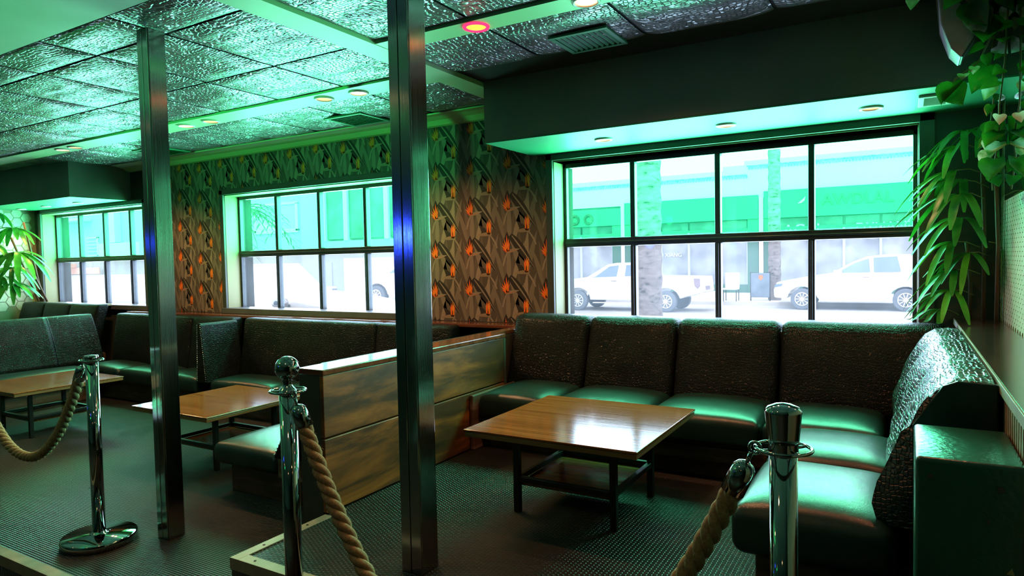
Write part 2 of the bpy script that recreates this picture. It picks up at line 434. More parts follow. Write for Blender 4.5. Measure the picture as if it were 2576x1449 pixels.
# cove cornice
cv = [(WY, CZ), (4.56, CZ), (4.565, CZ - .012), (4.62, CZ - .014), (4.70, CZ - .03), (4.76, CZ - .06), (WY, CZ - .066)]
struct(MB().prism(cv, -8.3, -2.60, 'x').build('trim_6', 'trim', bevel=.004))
# soffits over the two end windows
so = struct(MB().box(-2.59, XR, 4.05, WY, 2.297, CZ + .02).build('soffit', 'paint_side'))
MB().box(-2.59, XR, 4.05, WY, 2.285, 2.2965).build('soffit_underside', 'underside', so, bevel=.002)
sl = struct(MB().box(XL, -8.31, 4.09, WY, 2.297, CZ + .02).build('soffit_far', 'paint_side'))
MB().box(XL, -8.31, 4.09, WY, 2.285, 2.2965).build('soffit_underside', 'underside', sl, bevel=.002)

# ------------------------------------------------------------------ windows
def window(n, x0, x1, muls, zs=.985, z1=1.548, z2=1.615, zt=2.19):
    y = GY
    b = MB().box(x0 - .01, x0 + .03, y - .035, y + .010, .95, zt + .05).box(x1 - .03, x1 + .01, y - .035, y + .010, .95, zt + .05)
    b.box(x0, x1, y - .035, y + .010, .93, zs).box(x0, x1, y - .035, y + .010, zt, zt + .06)
    root = struct(b.build('window_%d' % n, 'frame', bevel=.004))
    MB().box(x0 + .02, x1 - .02, y - .04, y + .03, z1, z2).box(x0 + .02, x1 - .02, y - .052, y - .035, z1 + .025, z1 + .04).build('transom_rail', 'frame', root, bevel=.005)
    for m in muls:
        MB().box(m - .022, m + .022, y - .03, y + .03, zs - .01, z1).box(m - .008, m + .008, y - .042, y - .028, zs, z1).box(m - .02, m + .02, y - .03, y + .03, z2, zt + .01).build('mullion', 'frame', root, bevel=.005)
    e = [x0 + .028] + list(muls) + [x1 - .028]
    for i in range(len(e) - 1):
        a_ = e[i] + (.015 if i else -.01); c_ = e[i + 1] - (.015 if i < len(e) - 2 else -.01)
        MB().box(a_, c_, y + .002, y + .007, z2 - .004, zt + .004).build('green_pane', 'green_glass', root)
        MB().box(a_, c_, y + .002, y + .007, zs - .004, z1 + .004).build('clear_pane', 'clear_glass', root)
    g = .05
    MB().box(x0 - .001, x0 + .004, WY - .001, y - .03, .985, zt + .045).box(x1 - .004, x1 + .001, WY - .001, y - .03, .985, zt + .045).box(x0, x1, WY - .001, y - .03, zt + .035, zt + .047).build('reveal', 'jamb', root)
    c = MB().box(x0 - .06, x0, WY - .03, WY + .01, .93, zt + .1).box(x1, x1 + .085, WY - .03, WY + .01, .93, zt + .1)
    c.box(x0 - .06, x1 + .085, WY - .03, WY + .01, zt + .045, zt + .105)
    c.build('casing', 'casing', root, bevel=.006)
    MB().box(x0 - .06, x1 + .06, WY - .05, y - .03, .925, .985).build('sill', 'sill', root, bevel=.006)
    return root
window(1, -2.425, .066, [-1.832, -1.183, -.556])
window(2, -6.505, -3.965, [-5.886, -5.24, -4.603])
window(3, -10.515, -8.04, [-9.896, -9.277, -8.66])
# timber wall cap behind the middle booth
tag(MB().box(-8.2, -2.60, 4.62, WY - .001, .895, .925).build('wall_ledge', 'ledge', bevel=.006),
    'long reddish varnished timber ledge under the flower wallpaper', 'ledge')
tag(MB().box(XL + .003, -8.75, 4.70, WY - .052, .975, 1.0).build('window_ledge', 'jamb', bevel=.004),
    'pale narrow ledge behind the far bench under the farthest window', 'ledge')

# ------------------------------------------------------------------ wallpaper (flat printed paper built as layered flat shapes)
polys = []; pcols = []
REG = [(-8.0, -6.575, .93, 2.66), (-6.575, -3.88, 2.296, 2.66), (-3.88, -2.492, .93, 2.66)]
def clip(poly, x0, x1, z0, z1):
    for ax, lim, sg in ((0, x0, 1), (0, x1, -1), (1, z0, 1), (1, z1, -1)):
        out = []
        for i in range(len(poly)):
            a, c = poly[i - 1], poly[i]
            da, dc = (a[ax] - lim) * sg, (c[ax] - lim) * sg
            if (da >= 0) != (dc >= 0):
                t = da / (da - dc); out.append((a[0] + (c[0] - a[0]) * t, a[1] + (c[1] - a[1]) * t))
            if dc >= 0: out.append(c)
        poly = out
        if not poly: return []
    return poly
def put(poly, col, layer):
    # triangulate as fan from centroid, clip to paper regions
    cx = sum(p[0] for p in poly) / len(poly); cz = sum(p[1] for p in poly) / len(poly)
    for rg in REG:
        if cx < rg[0] - .4 or cx > rg[1] + .4: continue
        for i in range(len(poly)):
            q = clip([(cx, cz), poly[i - 1], poly[i]], *rg)
            if len(q) > 2: polys.append([(p[0], WY - .0012 - layer * .00022, p[1]) for p in q]); pcols.append(col)
def blade(x, z, ang, ln, w, col, layer, bend=0, n=7):
    ln *= 1.22; w *= 1.25
    l = []; r = []
    for i in range(n + 1):
        t = i / n; a = ang + bend * t; ww = w * sin(pi * min(1, .12 + .88 * t) ** .8) * .5
        px = x + ln * t * sin(ang + bend * t * .6); pz = z + ln * t * cos(ang + bend * t * .6)
        l.append((px - ww * cos(a), pz + ww * sin(a))); r.append((px + ww * cos(a), pz - ww * sin(a)))
    for i in range(n): put([l[i], l[i + 1], r[i + 1], r[i]], col, layer)
for rg in REG: put([(rg[0], rg[2]), (rg[1], rg[2]), (rg[1], rg[3]), (rg[0], rg[3])], (.07, .058, .046), 0)
GR = [(.155, .132, .105), (.12, .10, .08), (.18, .152, .122), (.10, .083, .066), (.23, .195, .15)]
O1 = (.78, .12, .02); O2 = (.75, .20, .015); O3 = (.62, .07, .02)
random.seed(11)
CW, CH = .372, .345
for ci in range(-1, 17):
    for cj in range(-1, 6):
        X = -8.1 + ci * CW + cj * .012; Z = .80 + cj * CH + (ci % 3) * .02
        for k in range(5):      # upright narrow grey leaves
            blade(X - .03 + .02 * k, Z - .26, R(-16 + 8 * k), .30 + .02 * (k % 2), .036, GR[k], 1 + k % 3, R(-6 + 3 * k))
        for k in range(4):
            blade(X + .13 + .02 * k, Z - .17, R(-20 + 11 * k), .29, .04, GR[(k + 2) % 5], 1 + (k + 1) % 3, R(5))
        blade(X + .03, Z + .13, R(138), .30, .062, (.022, .018, .015), 4, R(6))          # dark slanting leaf
        blade(X + .045, Z + .125, R(139), .30, .010, GR[4], 5, R(6))
        blade(X + .02, Z + .12, R(141), .27, .05, GR[2], 3, R(4))
        blade(X - .005, Z + .015, R(2), .12, .052, (.016, .013, .011), 5)                # dark leaf behind flower
        blade(X + .17, Z + .16, R(-40), .09, .04, (.025, .02, .017), 5)
        # flower A: fan of petals, beak to the side
        blade(X + .004, Z - .012, R(-18), .062, .04, O1, 7)
        for k, (a, l, c) in enumerate(((-66, .045, O3), (-48, .062, O2), (-32, .072, O1), (-16, .088, O2), (-2, .112, O1), (9, .09, O2), (20, .066, O1))):
            blade(X, Z - .004, R(a), l, .0125, c, 8 + k % 2)
        blade(X - .012, Z - .012, R(76), .115, .022, GR[4], 7, R(4)); blade(X - .015, Z - .014, R(78), .10, .008, (.34, .15, .09), 8, R(4))
        blade(X - .045, Z - .13, R(14), .13, .013, GR[4], 6, R(12))
        # flower B: upright petals, beak to the other side
        x2, z2 = X + .19, Z + .175
        blade(x2, z2 - .012, R(4), .07, .034, O2, 7)
        for k, (a, l, c) in enumerate(((-14, .072, O2), (-6, .092, O1), (3, .104, O2), (11, .10, (.80, .28, .02)), (20, .078, O1))):
            blade(x2, z2 - .004, R(a), l, .0135, c, 8 + k % 2)
        blade(x2 + .03, z2 - .012, R(-84), .125, .026, (.22, .165, .115), 7, R(-16))
        blade(x2 + .085, z2 - .13, R(-22), .15, .013, GR[4], 6, R(-24))
w = MB()
for p in polys: w.add(p, [tuple(range(len(p)))])
tag(w.build('wallpaper', 'print', cols=pcols), 'grey leaf wallpaper with orange bird of paradise flowers', 'wallpaper', kind='structure')

# ------------------------------------------------------------------ furniture helpers
def seat_fn(puff, seed=0):
    def f(x, y, z, u, v, w):
        k = max(0, (1 - abs(2 * u - 1) ** 3.5)) * max(0, (1 - abs(2 * v - 1) ** 3.5))
        return (x, y, z + puff * k * w + noise.noise((x * 3 + seed, y * 3, z)) * .004)
    return f
def back_fn(lean, puff, axis, seed=0, sg=-1):
    # lean backwards with height, belly towards the sitter
    def f(x, y, z, u, v, w):
        if axis == 'x':
            k = (1 - abs(2 * u - 1) ** 4) * (1 - abs(2 * w - 1) ** 3)
            wr = noise.noise((x * 4 + seed, z * 9, 1)) * .006
            return (x, y + lean * w - (puff * k + wr) * (1 - v), z)
        k = (1 - abs(2 * v - 1) ** 4) * (1 - abs(2 * w - 1) ** 3)
        wr = noise.noise((y * 4 + seed, z * 9, 1)) * .006
        return (x - sg * (lean * w - (puff * k + wr) * (1 - u if sg < 0 else u)), y, z)
    return f

# ---- tables
def table(label, cx, cy, z0, first=None, ht=.45):
    if first:
        t = copy_tree(first); t.location = (cx, cy, z0); t['label'] = label; return t
    t = thing('coffee_table', label, 'table', 'low square tables in the booths', (cx, cy, z0))
    w2, d2 = .44, .45
    MB().box(-w2, w2, -d2, d2, ht - .012, ht).build('tabletop', 'wood_top', t, bevel=.003)
    MB().box(-w2 + .004, w2 - .004, -d2 + .004, d2 - .004, ht - .036, ht - .0125).build('top_edge', 'wood_edge', t, bevel=.003)
    lx, ly = .255, .255
    for sx in (-1, 1):
        for sy in (-1, 1):
            l = MB().box(sx * lx - .016, sx * lx + .016, sy * ly - .016, sy * ly + .016, 0, ht - .037).build('leg', 'black_steel', t, bevel=.003)
            MB().tube([(sx * lx - .001, sy * ly - .017, ht - .07), (sx * lx - .001, sy * ly - .024, ht - .07)], .009, 10).build('bolt', 'bolt', l)
    for s in (-1, 1):
        MB().box(-lx, lx, s * ly - .013, s * ly + .013, .155, .182).build('crossbar', 'black_steel', t, bevel=.003)
        MB().box(s * lx - .013, s * lx + .013, -ly, ly, .155, .182).build('crossbar', 'black_steel', t, bevel=.003)
    MB().box(-lx + .012, lx - .012, -ly + .012, ly - .012, .132, .153).build('lower_shelf', 'wood_top', t, bevel=.003)
    return t
T1 = table('square brown coffee table in front of the window booth beside the roped post', -1.405, 3.085, PZ, ht=.4375)
table('brown coffee table behind the thinner steel column, in the middle booth', -4.47, 3.22, 0, T1)
table('brown coffee table behind the rope, by the booth at the far end', -6.76, 3.06, 0, T1)

# ---- benches of the window booth
t = thing('window_bench', 'long dark upholstered bench under the widest window, four seat cushions', 'bench', None, (-1.3, 4.1, PZ))
def P(o): return part_at(o, t)
ex = [-2.45, -1.93, -1.30, -.66, -.085]
for i in range(4):
    a, c = ex[i] + .004, ex[i + 1] - .004
    P(MB().rbox(a, c, 3.66, 4.32, .40, .565, .045, .05, seat_fn(.035, i)).build('seat_cushion', 'vinyl', t, True))
    o = P(MB().rbox(a - (.095 if i == 0 else 0), c + (.31 if i == 3 else 0), 4.17, 4.36, .52, 1.045, .05, .045, back_fn(.17, .03, 'x', i * 7)).build('back_cushion', 'croc', t, True))
P(MB().box(-2.42, -.48, 3.78, 4.36, PZ, .395).build('plinth', 'plinth', t, bevel=.006))
P(MB().box(-2.475, .24, 4.37, 4.56, PZ, .98).build('back_board', 'casing', t, bevel=.006))
P(MB().box(-2.482, -2.452, 3.62, 4.36, PZ, .565).build('end_board', 'plinth', t, bevel=.008))
P(MB().box(-2.44, -.55, 3.70, 3.78, PZ + .11, .395).build('front_rail', 'plinth', t, bevel=.008))

t = thing('side_bench', 'dark bench along the side ledge with a draped crocodile skin back', 'bench', None, (-.2, 3.0, PZ))
for a, c, s in ((2.40, 3.06, 1), (3.068, 3.655, 2)):
    P(MB().rbox(-.54, -.02, a, c, .385, .56, .05, .05, seat_fn(.045, s)).build('seat_cushion', 'vinyl', t, True))
P(MB().box(-.47, .2, 2.5, 3.63, PZ, .38).build('plinth', 'plinth', t, bevel=.006))
prof = [(-.035, .555), (-.055, .62), (-.05, .70), (-.02, .80), (.015, .89), (.055, .97), (.09, 1.02), (.135, 1.05), (.19, 1.056), (.235, 1.052), (.243, 1.03), (.243, .555)]
def drape():
    b = MB(); n = 70; m = len(prof)
    fine = []
    for i in range(m - 1):
        for k in range(5):
            q = k / 5; fine.append((prof[i][0] * (1 - q) + prof[i + 1][0] * q, prof[i][1] * (1 - q) + prof[i + 1][1] * q, (i + q) / (m - 1)))
    fine.append((prof[-1][0], prof[-1][1], 1.)); vs = []; k = len(fine)
    for j in range(n + 1):
        y = 2.47 + (4.10 - 2.47) * j / n
        near = max(0, 1 - (y - 2.47) / .12)
        for x, z, q in fine:
            a = (.022 * noise.noise((y * 3.2 + z * 2.6, z * 3, 5)) + .010 * noise.noise((y * 9 + z * 6, z * 5, 9))) * (1 if q < .8 else 0)
            bulge = .022 * near * (1 if q < .35 else 0)
            vs.append((x - a - bulge - .02 * max(0, .95 - z) * near, y, min(1.06, z + a * .5) - .012 * near * (q > .5)))
    fs = [(j * k + i, j * k + i + 1, (j + 1) * k + i + 1, (j + 1) * k + i) for j in range(n) for i in range(k - 1)]
    fs += [tuple(range(k))[::-1], tuple(range(n * k, n * k + k))]
    return b.add(vs, fs)
P(drape().build('draped_back', 'croc_gloss', t, True))
ep = [(.02, .60), (.02, .90), (.10, 1.03), (.14, 1.048), (.243, 1.044), (.243, .60)]
P(MB().prism(ep, 2.462, 2.478, 'y').build('end_panel', 'vinyl', t, bevel=.004))

# ---- ledge, slatted front, painted box, mirror
t = thing('side_ledge', 'dark polished counter ledge along the tiled side wall above the slats', 'ledge', None, (.36, 3.3, PZ))
P(MB().box(.25, XR - .006, 1.93, WY - .002, 1.022, 1.05).build('counter_top', 'counter', t, bevel=.003))
P(MB().box(.244, .25, 1.93, WY - .05, 1.02, 1.053).build('edge_strip', 'alu', t, bevel=.001))
P(MB().box(.275, .30, 1.95, WY - .05, PZ, 1.02).build('support_panel', 'casing', t))
b = MB(); y = 2.0
while y < 2.46: b.box(.255, .275, y, y + .022, PZ, 1.021); y += .04
P(b.build('slats', 'slat', t, bevel=.002))
bx = MB().rbox(.022, .252, 1.965, 2.35, PZ, .931, .012, .1).build('painted_cabinet', 'box', None, True)
tag(bx, 'scuffed dark green painted cabinet with a bright green top, beside the side bench', 'cabinet')
for x, z, r in ((.055, .885, .007), (.20, .872, .008), (.175, .79, .004)):
    MB().tube([(x, 1.9655, z), (x, 1.962, z)], r, 10).build('filled_screw', 'casing', bx)
MB().prism([(.212, .668), (.228, .668), (.223, .684)], 1.962, 1.9655, 'y').build('chipped_paint', 'jamb', bx)
tag(MB().box(.408, XR - .001, .9, 4.0, 1.69, 2.68).build('wall_mirror', 'mirror', bevel=.004), 'tall wall mirror on the side wall reflecting the hanging plants', 'mirror')

# ---- wooden divider
t = thing('booth_divider', 'wood-panelled low divider with a varnished cap between the two booths', 'partition', None, (-2.58, 3.2, 0))
P(MB().box(-2.512, -2.487, 2.352, 4.08, PZ + .004, .575).build('lower_board', 'panel', t, bevel=.004))
P(MB().box(-2.512, -2.487, 2.352, 4.08, .583, .895).build('upper_board', 'panel', t, bevel=.004))
P(MB().box(-2.66, -2.513, 2.355, 4.11, .001, .894).box(-2.66, -2.57, 4.11, 4.6, .001, .894).build('core', 'casing', t, bevel=.004))
P(MB().box(-2.512, -2.489, 4.085, 4.112, PZ + .004, .89).build('dark_return', 'paint_dark', t))
P(MB().prism([(-2.662, 2.346), (-2.480, 2.346), (-2.480, 4.10), (-2.575, 4.12), (-2.575, 4.615), (-2.662, 4.615)], .896, .926, 'z').build('cap_board', 'ledge', t, bevel=.005))

# ---- benches of the middle booth
def wedge(b, x_top, x_bot, x_back, y0, y1, z0, z1, sg=-1):
    """padded backrest running in depth; leans from x_bot (front, low) to x_top (front, high), flat rear at x_back"""
    n = 30; m = 9; vs = []
    for j in range(n + 1):
        y = y0 + (y1 - y0) * j / n; e = min(1, min(j, n - j) / 2.0)
        row = []
        for i in range(m + 1):
            q = i / m; bul = sin(pi * q) * .02 + noise.noise((y * 4, q * 3, x_top)) * .006
            row.append((x_bot + (x_top - x_bot) * q + sg * bul, y, z0 + (z1 - z0) * q))
        row[m] = (row[m][0], y, z1 - .012)
        row.append((x_top - sg * .02, y, z1)); row.append((x_back + sg * .02, y, z1)); row.append((x_back, y, z1 - .012)); row.append((x_back, y, z0))
        vs += row
    k = m + 5
    fs = [(j * k + i, j * k + i + 1, (j + 1) * k + i + 1, (j + 1) * k + i) for j in range(n) for i in range(k - 1)]
    fs += [(j * k + k - 1, j * k, (j + 1) * k, (j + 1) * k + k - 1) for j in range(n)]
    fs += [tuple(range(k)), tuple(range(n * k, n * k + k))]
    return b.add(vs, fs)
def studs(pts):
    b = MB()
    for p, d in pts: b.lathe([(.0055, -.001), (.005, .0025), (.002, .004)], 0, 0, 8)
    k = len(b.v) // max(1, len(pts)); v = []
    for i, (p, d) in enumerate(pts):
        q = Vector((0, 0, 1)).rotation_difference(Vector(d))
        v += [tuple(q @ Vector(c) + Vector(p)) for c in b.v[i * k:(i + 1) * k]]
    b.v = v; return b
t = thing('divider_bench', 'dark bench backing onto the wooden divider, its end towards the posts', 'bench', None, (-3.3, 3.3, 0))
P(MB().rbox(-3.83, -3.215, 2.66, 4.02, .19, .325, .045, .06, seat_fn(.03, 9)).build('seat_cushion', 'vinyl', t, True))
P(wedge(MB(), -2.80, -3.19, -2.664, 2.62, 3.42, .32, .905).build('back_cushion', 'croc', t, True))
P(wedge(MB(), -2.80, -3.19, -2.664, 3.43, 4.58, .32, .905).build('back_cushion', 'croc', t, True))
P(MB().box(-3.76, -2.664, 2.75, 4.0, .001, .185).box(-3.21, -2.664, 2.66, 4.0, .185, .318).build('plinth', 'plinth', t, bevel=.006))
pts = [((-3.185 + .385 * q, 2.618, .34 + .55 * q), (0, -1, 0)) for q in [i / 26 for i in range(27)]]
P(studs(pts).build('nail_studs', 'bolt', t, True))

t = thing('middle_bench', 'dark bench below the middle window with a low stitched back', 'bench', None, (-4.5, 4.3, 0))
ex = [-5.86, -5.0, -4.15, -3.3, -2.84]
ex2 = [-5.855, -4.98, -4.1, -3.24]
for i in range(3):
    P(MB().rbox(ex2[i] + .003, ex2[i + 1] - .003, 4.06, 4.52, .19, .345, .045, .06, seat_fn(.025, i + 20)).build('seat_cushion', 'vinyl', t, True))
ex3 = [-5.85, -4.06, -3.24]
for i in range(2):
    P(MB().rbox(ex3[i] + .003, ex3[i + 1] - .003, 4.40, 4.55, .33, .915, .03, .06, back_fn(.09, .02, 'x', i * 5 + 40)).build('back_cushion', 'croc', t, True))
P(MB().box(-5.85, -3.84, 4.14, 4.54, .001, .188).build('plinth', 'plinth', t, bevel=.006))
# studded wing between the booths
t = thing('bench_wing', 'padded wing with two rows of nail studs between the middle and end booths', 'bench', None, (-5.95, 4.3, 0))
def wing():
    b = MB(); n = 16; vs = []; prof = [(-6.015, .31), (-5.99, .60), (-5.985, .875), (-5.97, .895), (-5.94, .895), (-5.925, .875), (-5.895, .60), (-5.865, .31)]
    k = len(prof)
    for j in range(n + 1):
        y = 4.05 + .42 * j / n
        for x, z in prof: vs.append((x + noise.noise((y * 5, z * 5, 2)) * .006 * (x > -5.95), y, z))
    fs = [(j * k + i, (j + 1) * k + i, (j + 1) * k + (i + 1) % k, j * k + (i + 1) % k) for j in range(n) for i in range(k)]
    fs += [tuple(range(k)), tuple(range(n * k, n * k + k))[::-1]]
    return b.add(vs, fs)
P(wing().build('cover', 'croc', t, bevel=.006))
pts = []
for i in range(30):
    q = i / 29
    pts.append(((-6.008 + .028 * q, 4.049, .33 + .545 * q), (0, -1, 0)))
P(studs(pts).build('nail_studs', 'bolt', t, True))
P(studs([((-5.874 - .06 * i / 29, 4.049, .33 + .545 * i / 29), (0, -1, 0)) for i in range(30)]).build('nail_studs', 'bolt', t, True))

# ---- end booth benches
t = thing('corner_bench', 'dark bench under the wallpaper beyond the studded wing, reaching into the corner', 'bench', None, (-7.2, 4.3, 0))
ex = [-8.19, -7.4, -6.7, -6.03]
for i in range(3):
    P(MB().rbox(ex[i] + .003, ex[i + 1] - .003, 4.04, 4.52, .19, .35, .045, .06, seat_fn(.025, i + 30)).build('seat_cushion', 'vinyl', t, True))
    P(MB().rbox(ex[i] + .003, ex[i + 1] - .003, 4.40, 4.55, .33, .91, .03, .06, back_fn(.09, .02, 'x', i * 5 + 60)).build('back_cushion', 'croc', t, True))
P(MB().box(-8.2, -6.03, 4.12, 4.54, .001, .188).build('plinth', 'plinth', t, bevel=.006))
t = thing('end_bench', 'dark bench with a leaning crocodile back behind the rope, nearest the far wall', 'bench', None, (-8.2, 3.2, 0))
P(MB().rbox(-8.205, -7.72, 2.55, 4.03, .19, .35, .045, .06, seat_fn(.025, 71)).build('seat_cushion', 'vinyl', t, True))
for i, (a, c) in enumerate(((2.5, 3.86), (3.865, 4.36))):
    P(wedge(MB(), -8.48, -8.24, -8.62, a, c, .33, .905, 1).build('back_cushion', 'croc', t, True))
P(MB().box(-8.6, -7.82, 2.55, 4.03, .001, .188).box(-8.6, -8.21, 2.55, 4.03, .188, .328).build('plinth', 'plinth', t, bevel=.006))
t = thing('far_bench', 'dark seamed bench back raised below the farthest window', 'bench', None, (-9.6, 4.5, PZ))
ex = [-10.6, -9.98, -9.32, -8.66]
for i in range(3):
    P(MB().rbox(ex[i] + .003, ex[i + 1] - .003, 4.42, 4.56, .55, 1.005, .03, .06, back_fn(.12, .02, 'x', i + 80)).build('back_cushion', 'croc', t, True))
    P(MB().rbox(ex[i] + .003, ex[i + 1] - .003, 3.9, 4.5, .40, .56, .04, .08, seat_fn(.02, i + 90)).build('seat_cushion', 'vinyl', t, True))
P(MB().box(-10.6, -8.66, 4.0, 4.6, PZ, .398).build('plinth', 'plinth', t, bevel=.006))

# ------------------------------------------------------------------ steel columns
def column(label, x, y, w, z0, fz):
    t = thing('steel_column', label, 'column', None, (x, y, z0))
    h = CZ - .012 - z0
    MB().box(-w / 2, w / 2, -w / 2 + .002, w / 2, 0, h).build('shaft', 'brushed', t, bevel=.003)
    MB().box(-w / 2 + .004, -.002, -w / 2 - .004, -w / 2 + .0015, 0, h).box(.002, w / 2 - .002, -w / 2 - .004, -w / 2 + .0015, 0, h).build('front_cover', 'brushed', t, bevel=.002)
    return t
column('thinner square steel column standing among the left booths, farther from the camera', -3.415, 2.115, .095, .0005, 0)
column('thick square steel column in the centre, rising out of the top of the picture', -1.708, 2.112, .105, PZ + .0005, PZ)

# ------------------------------------------------------------------ stanchions and ropes
def stanchion(label, x, y, top):
    t = thing('rope_stanchion', label, 'stanchion', 'rope barrier posts', (x, y, 0.0005))
    MB().lathe([(.175, 0), (.18, .006), (.18, .036), (.174, .043), (.05, .047), (.036, .052), (.032, .06), (.001, .06)], 0, 0, 48).build('base', 'chrome', t, True)
    h = .955 if top == 'flat' else .985
    MB().lathe([(.031, .05), (.031, h)], 0, 0, 32).build('pole', 'chrome', t, True)
    zr = h - .005
    rg = MB().torus((0, 0, zr + .02), .062 if top != 'flat' else .056, .0045, 36, 8)
    for k in range(4):
        a = R(45 + 90 * k); rg.tube([(.028 * cos(a), .028 * sin(a), zr + .018), (.06 * cos(a), .06 * sin(a), zr + .02)], .004, 6)
    rg.build('rope_ring', 'chrome', t, True)
    b = MB()
    if top == 'flat': b.lathe([(.031, h), (.0345, h + .004), (.0345, h + .034), (.032, h + .04), (.001, h + .042)], 0, 0, 32)
    elif top == 'ball':
        pr = [(.031, h), (.036, h + .008), (.03, h + .02), (.018, h + .032), (.0155, h + .042), (.02, h + .05), (.016, h + .056)]
        rb = .043; zc = h + .056 + rb * .93
        pr += [(rb * cos(R(a)), zc + rb * sin(R(a))) for a in range(-66, 90, 8)] + [(.001, zc + rb)]
        b.lathe(pr, 0, 0, 40)
    else: b.lathe([(.031, h), (.033, h + .004), (.033, h + .028), (.035, h + .034), (.041, h + .10), (.042, h + .103), (.034, h + .113), (.016, h + .12), (.001, h + .122)], 0, 0, 40)
    b.build({'flat': 'flat_cap', 'ball': 'ball_finial', 'cone': 'flared_cap'}[top], 'chrome', t, True)
    return t
ST = [(-3.69, 1.885), (-1.905, 1.635), (-.244, 1.64)]
stanchion('chrome rope post with a flat cap and round shiny base on the mat', *ST[0], 'flat')
stanchion('chrome rope post topped by a polished ball', *ST[1], 'ball')
stanchion('chrome rope post with a wide flared cap in front of the side bench', *ST[2], 'cone')
def rope(label, p0, p1, sag, r=.023, pitch=.13, seed=1):
    t = thing('barrier_rope', label, 'rope', 'twisted barrier ropes', p0)
    p0 = Vector(p0); p1 = Vector(p1); n = 260
    ctr = []
    for i in range(n + 1):
        u = i / n; p = p0.lerp(p1, u)
        q = 2 * u - 1
        p.z -= sag * (1 - (abs(q) ** 2.1)); ctr.append(p - p0)
    # arc length
    s = [0]
    for i in range(n): s.append(s[-1] + (ctr[i + 1] - ctr[i]).length)
    side = (p1 - p0).cross(Vector((0, 0, 1))).normalized()
    b = MB(); e0 = .125; e1 = s[-1] - .125
    idx = [i for i in range(n + 1) if e0 - .02 < s[i] < e1 + .02]
    def frame(i):
        tg = (ctr[min(i + 1, n)] - ctr[max(i - 1, 0)]).normalized(); nn = side.cross(tg).normalized(); return tg, nn
    for k in range(3):
        pts = []
        for i in idx:
            tg, nn = frame(i); a = 2 * pi * (s[i] / pitch + k / 3)
            pts.append(ctr[i] + (side * cos(a) + nn * sin(a)) * r * .56)
        b.tube(pts, r * .66, 10)
    b.build('twisted_strands', 'rope', t, True)
    rnd = random.Random(seed); fz = MB()
    for _ in range(900):
        i = rnd.choice(idx); tg, nn = frame(i); a = rnd.random() * 2 * pi
        d = side * cos(a) + nn * sin(a); q = ctr[i] + d * r * 1.1
        d2 = (d + tg * rnd.uniform(-.9, .9) + Vector((rnd.uniform(-.3, .3), rnd.uniform(-.3, .3), rnd.uniform(-.3, .3)))).normalized()
        ln = rnd.uniform(.004, .013)
        fz.tube([q, q + d2 * ln * .6, q + (d2 + Vector((0, 0, -.3))) * ln], [.00035, .0003, .0001], 3, caps=False)
    tag(fz.build('loose_fibres', 'fuzz', t), kind='stuff')
    for end, (ii, sg) in enumerate(((0, 1), (n, -1))):
        def at(d):
            tgt = d if sg > 0 else s[-1] - d
            j = min(range(n + 1), key=lambda i: abs(s[i] - tgt)); return ctr[j]
        a0, a1, a2 = at(.05), at(.065), at(.135)
        dv = (a2 - a1).normalized(); c0 = a0
        pts = [c0, c0 + dv * .006, c0 + dv * .016, c0 + dv * .03, c0 + dv * .085]
        fr = MB().tube(pts, [.008, .019, .026, .0285, .0285], 24).build('ferrule', 'chrome', t, True)
        e = ctr[0] if sg > 0 else ctr[-1]
        hk = MB().torus(e + Vector((0, 0, -.006)), .013, .004, 20, 8, Matrix.Rotation(R(90), 3, 'X'))
        hk.tube([e + Vector((0, 0, -.018)), (e + c0) / 2, c0 + dv * .004], [.0045, .006, .005], 10)
        hk.build('hook', 'chrome', t, True)
    return t
rope('thick twisted manila rope hung between the ball-topped post and the flared post', (ST[1][0] + .0562, ST[1][1] - .0262, 1.0025), (ST[2][0] - .0615, ST[2][1] - .008, 1.0025), .86, seed=2)
rope('twisted manila rope hanging from the flat-capped post out of the picture', (ST[0][0] - .0555, ST[0][1] - .007, .9725), (ST[0][0] - 1.52, ST[0][1] + .02, .9725), .62, seed=5)

# ------------------------------------------------------------------ ceiling fittings
def downlight(label, x, y, z, lens, ring='trimring', r=.06, grp=None, tilt=0):
    t = thing('downlight', label, 'ceiling light', grp, (x, y, z))
    MB().torus((0, 0, -.002), r, .010, 28, 8).build('trim_ring', ring, t, True)
    MB().lathe([(r - .006, .004), (r - .01, -.003), (.001, -.006)], 0, 0, 24).build('lens', lens, t, True)
    return t
def lamp(kind, loc, power, col, size=.05, spot=None, rot=(0, 0, 0), name='lamp_light'):
    d = bpy.data.lights.new(name, kind); d.energy = power; d.color = col
    if kind in ('POINT', 'SPOT'): d.shadow_soft_size = size
    if kind == 'SPOT': d.spot_size = R(spot); d.spot_blend = .6
    o = bpy.data.objects.new(name, d); COL.objects.link(o); o.location = loc; o.rotation_euler = rot
    return o
WARM = (1, .48, .2)
zc = CZ - .0102
names = [(-3.428, 3.675, 'lamp', 'bright warm downlight in the ceiling strip closest to the beam'),
         (-3.76, 3.66, 'lamp_dim', 'amber downlight beside the bright one closest to the beam'),
         (-5.117, 3.67, 'lamp_dim', 'orange downlight of the middle pair in the ceiling strip'),
         (-5.445, 3.66, 'lamp', 'glowing warm downlight of the middle pair, right of the thin column'),
         (-7.277, 3.66, 'lamp_dim', 'pinkish downlight of the farthest pair in the ceiling strip'),
         (-7.52, 3.66, 'lamp', 'warm bright downlight at the far end of the ceiling strip')]
for x, y, l, lb in names:
    downlight(lb, x, y, zc, l, r=.065, grp='ceiling strip downlights')
    lamp('SPOT', (x, y, zc - .03), 70 if l == 'lamp' else 40, WARM, .04, 140)
downlight('yellow downlight with a glowing red ring near the square vent', -1.964, 3.01, zc, 'lamp_yel', 'lamp_red', .062)
lamp('SPOT', (-1.964, 3.01, zc - .03), 25, (1, .3, .14), .04, 140)
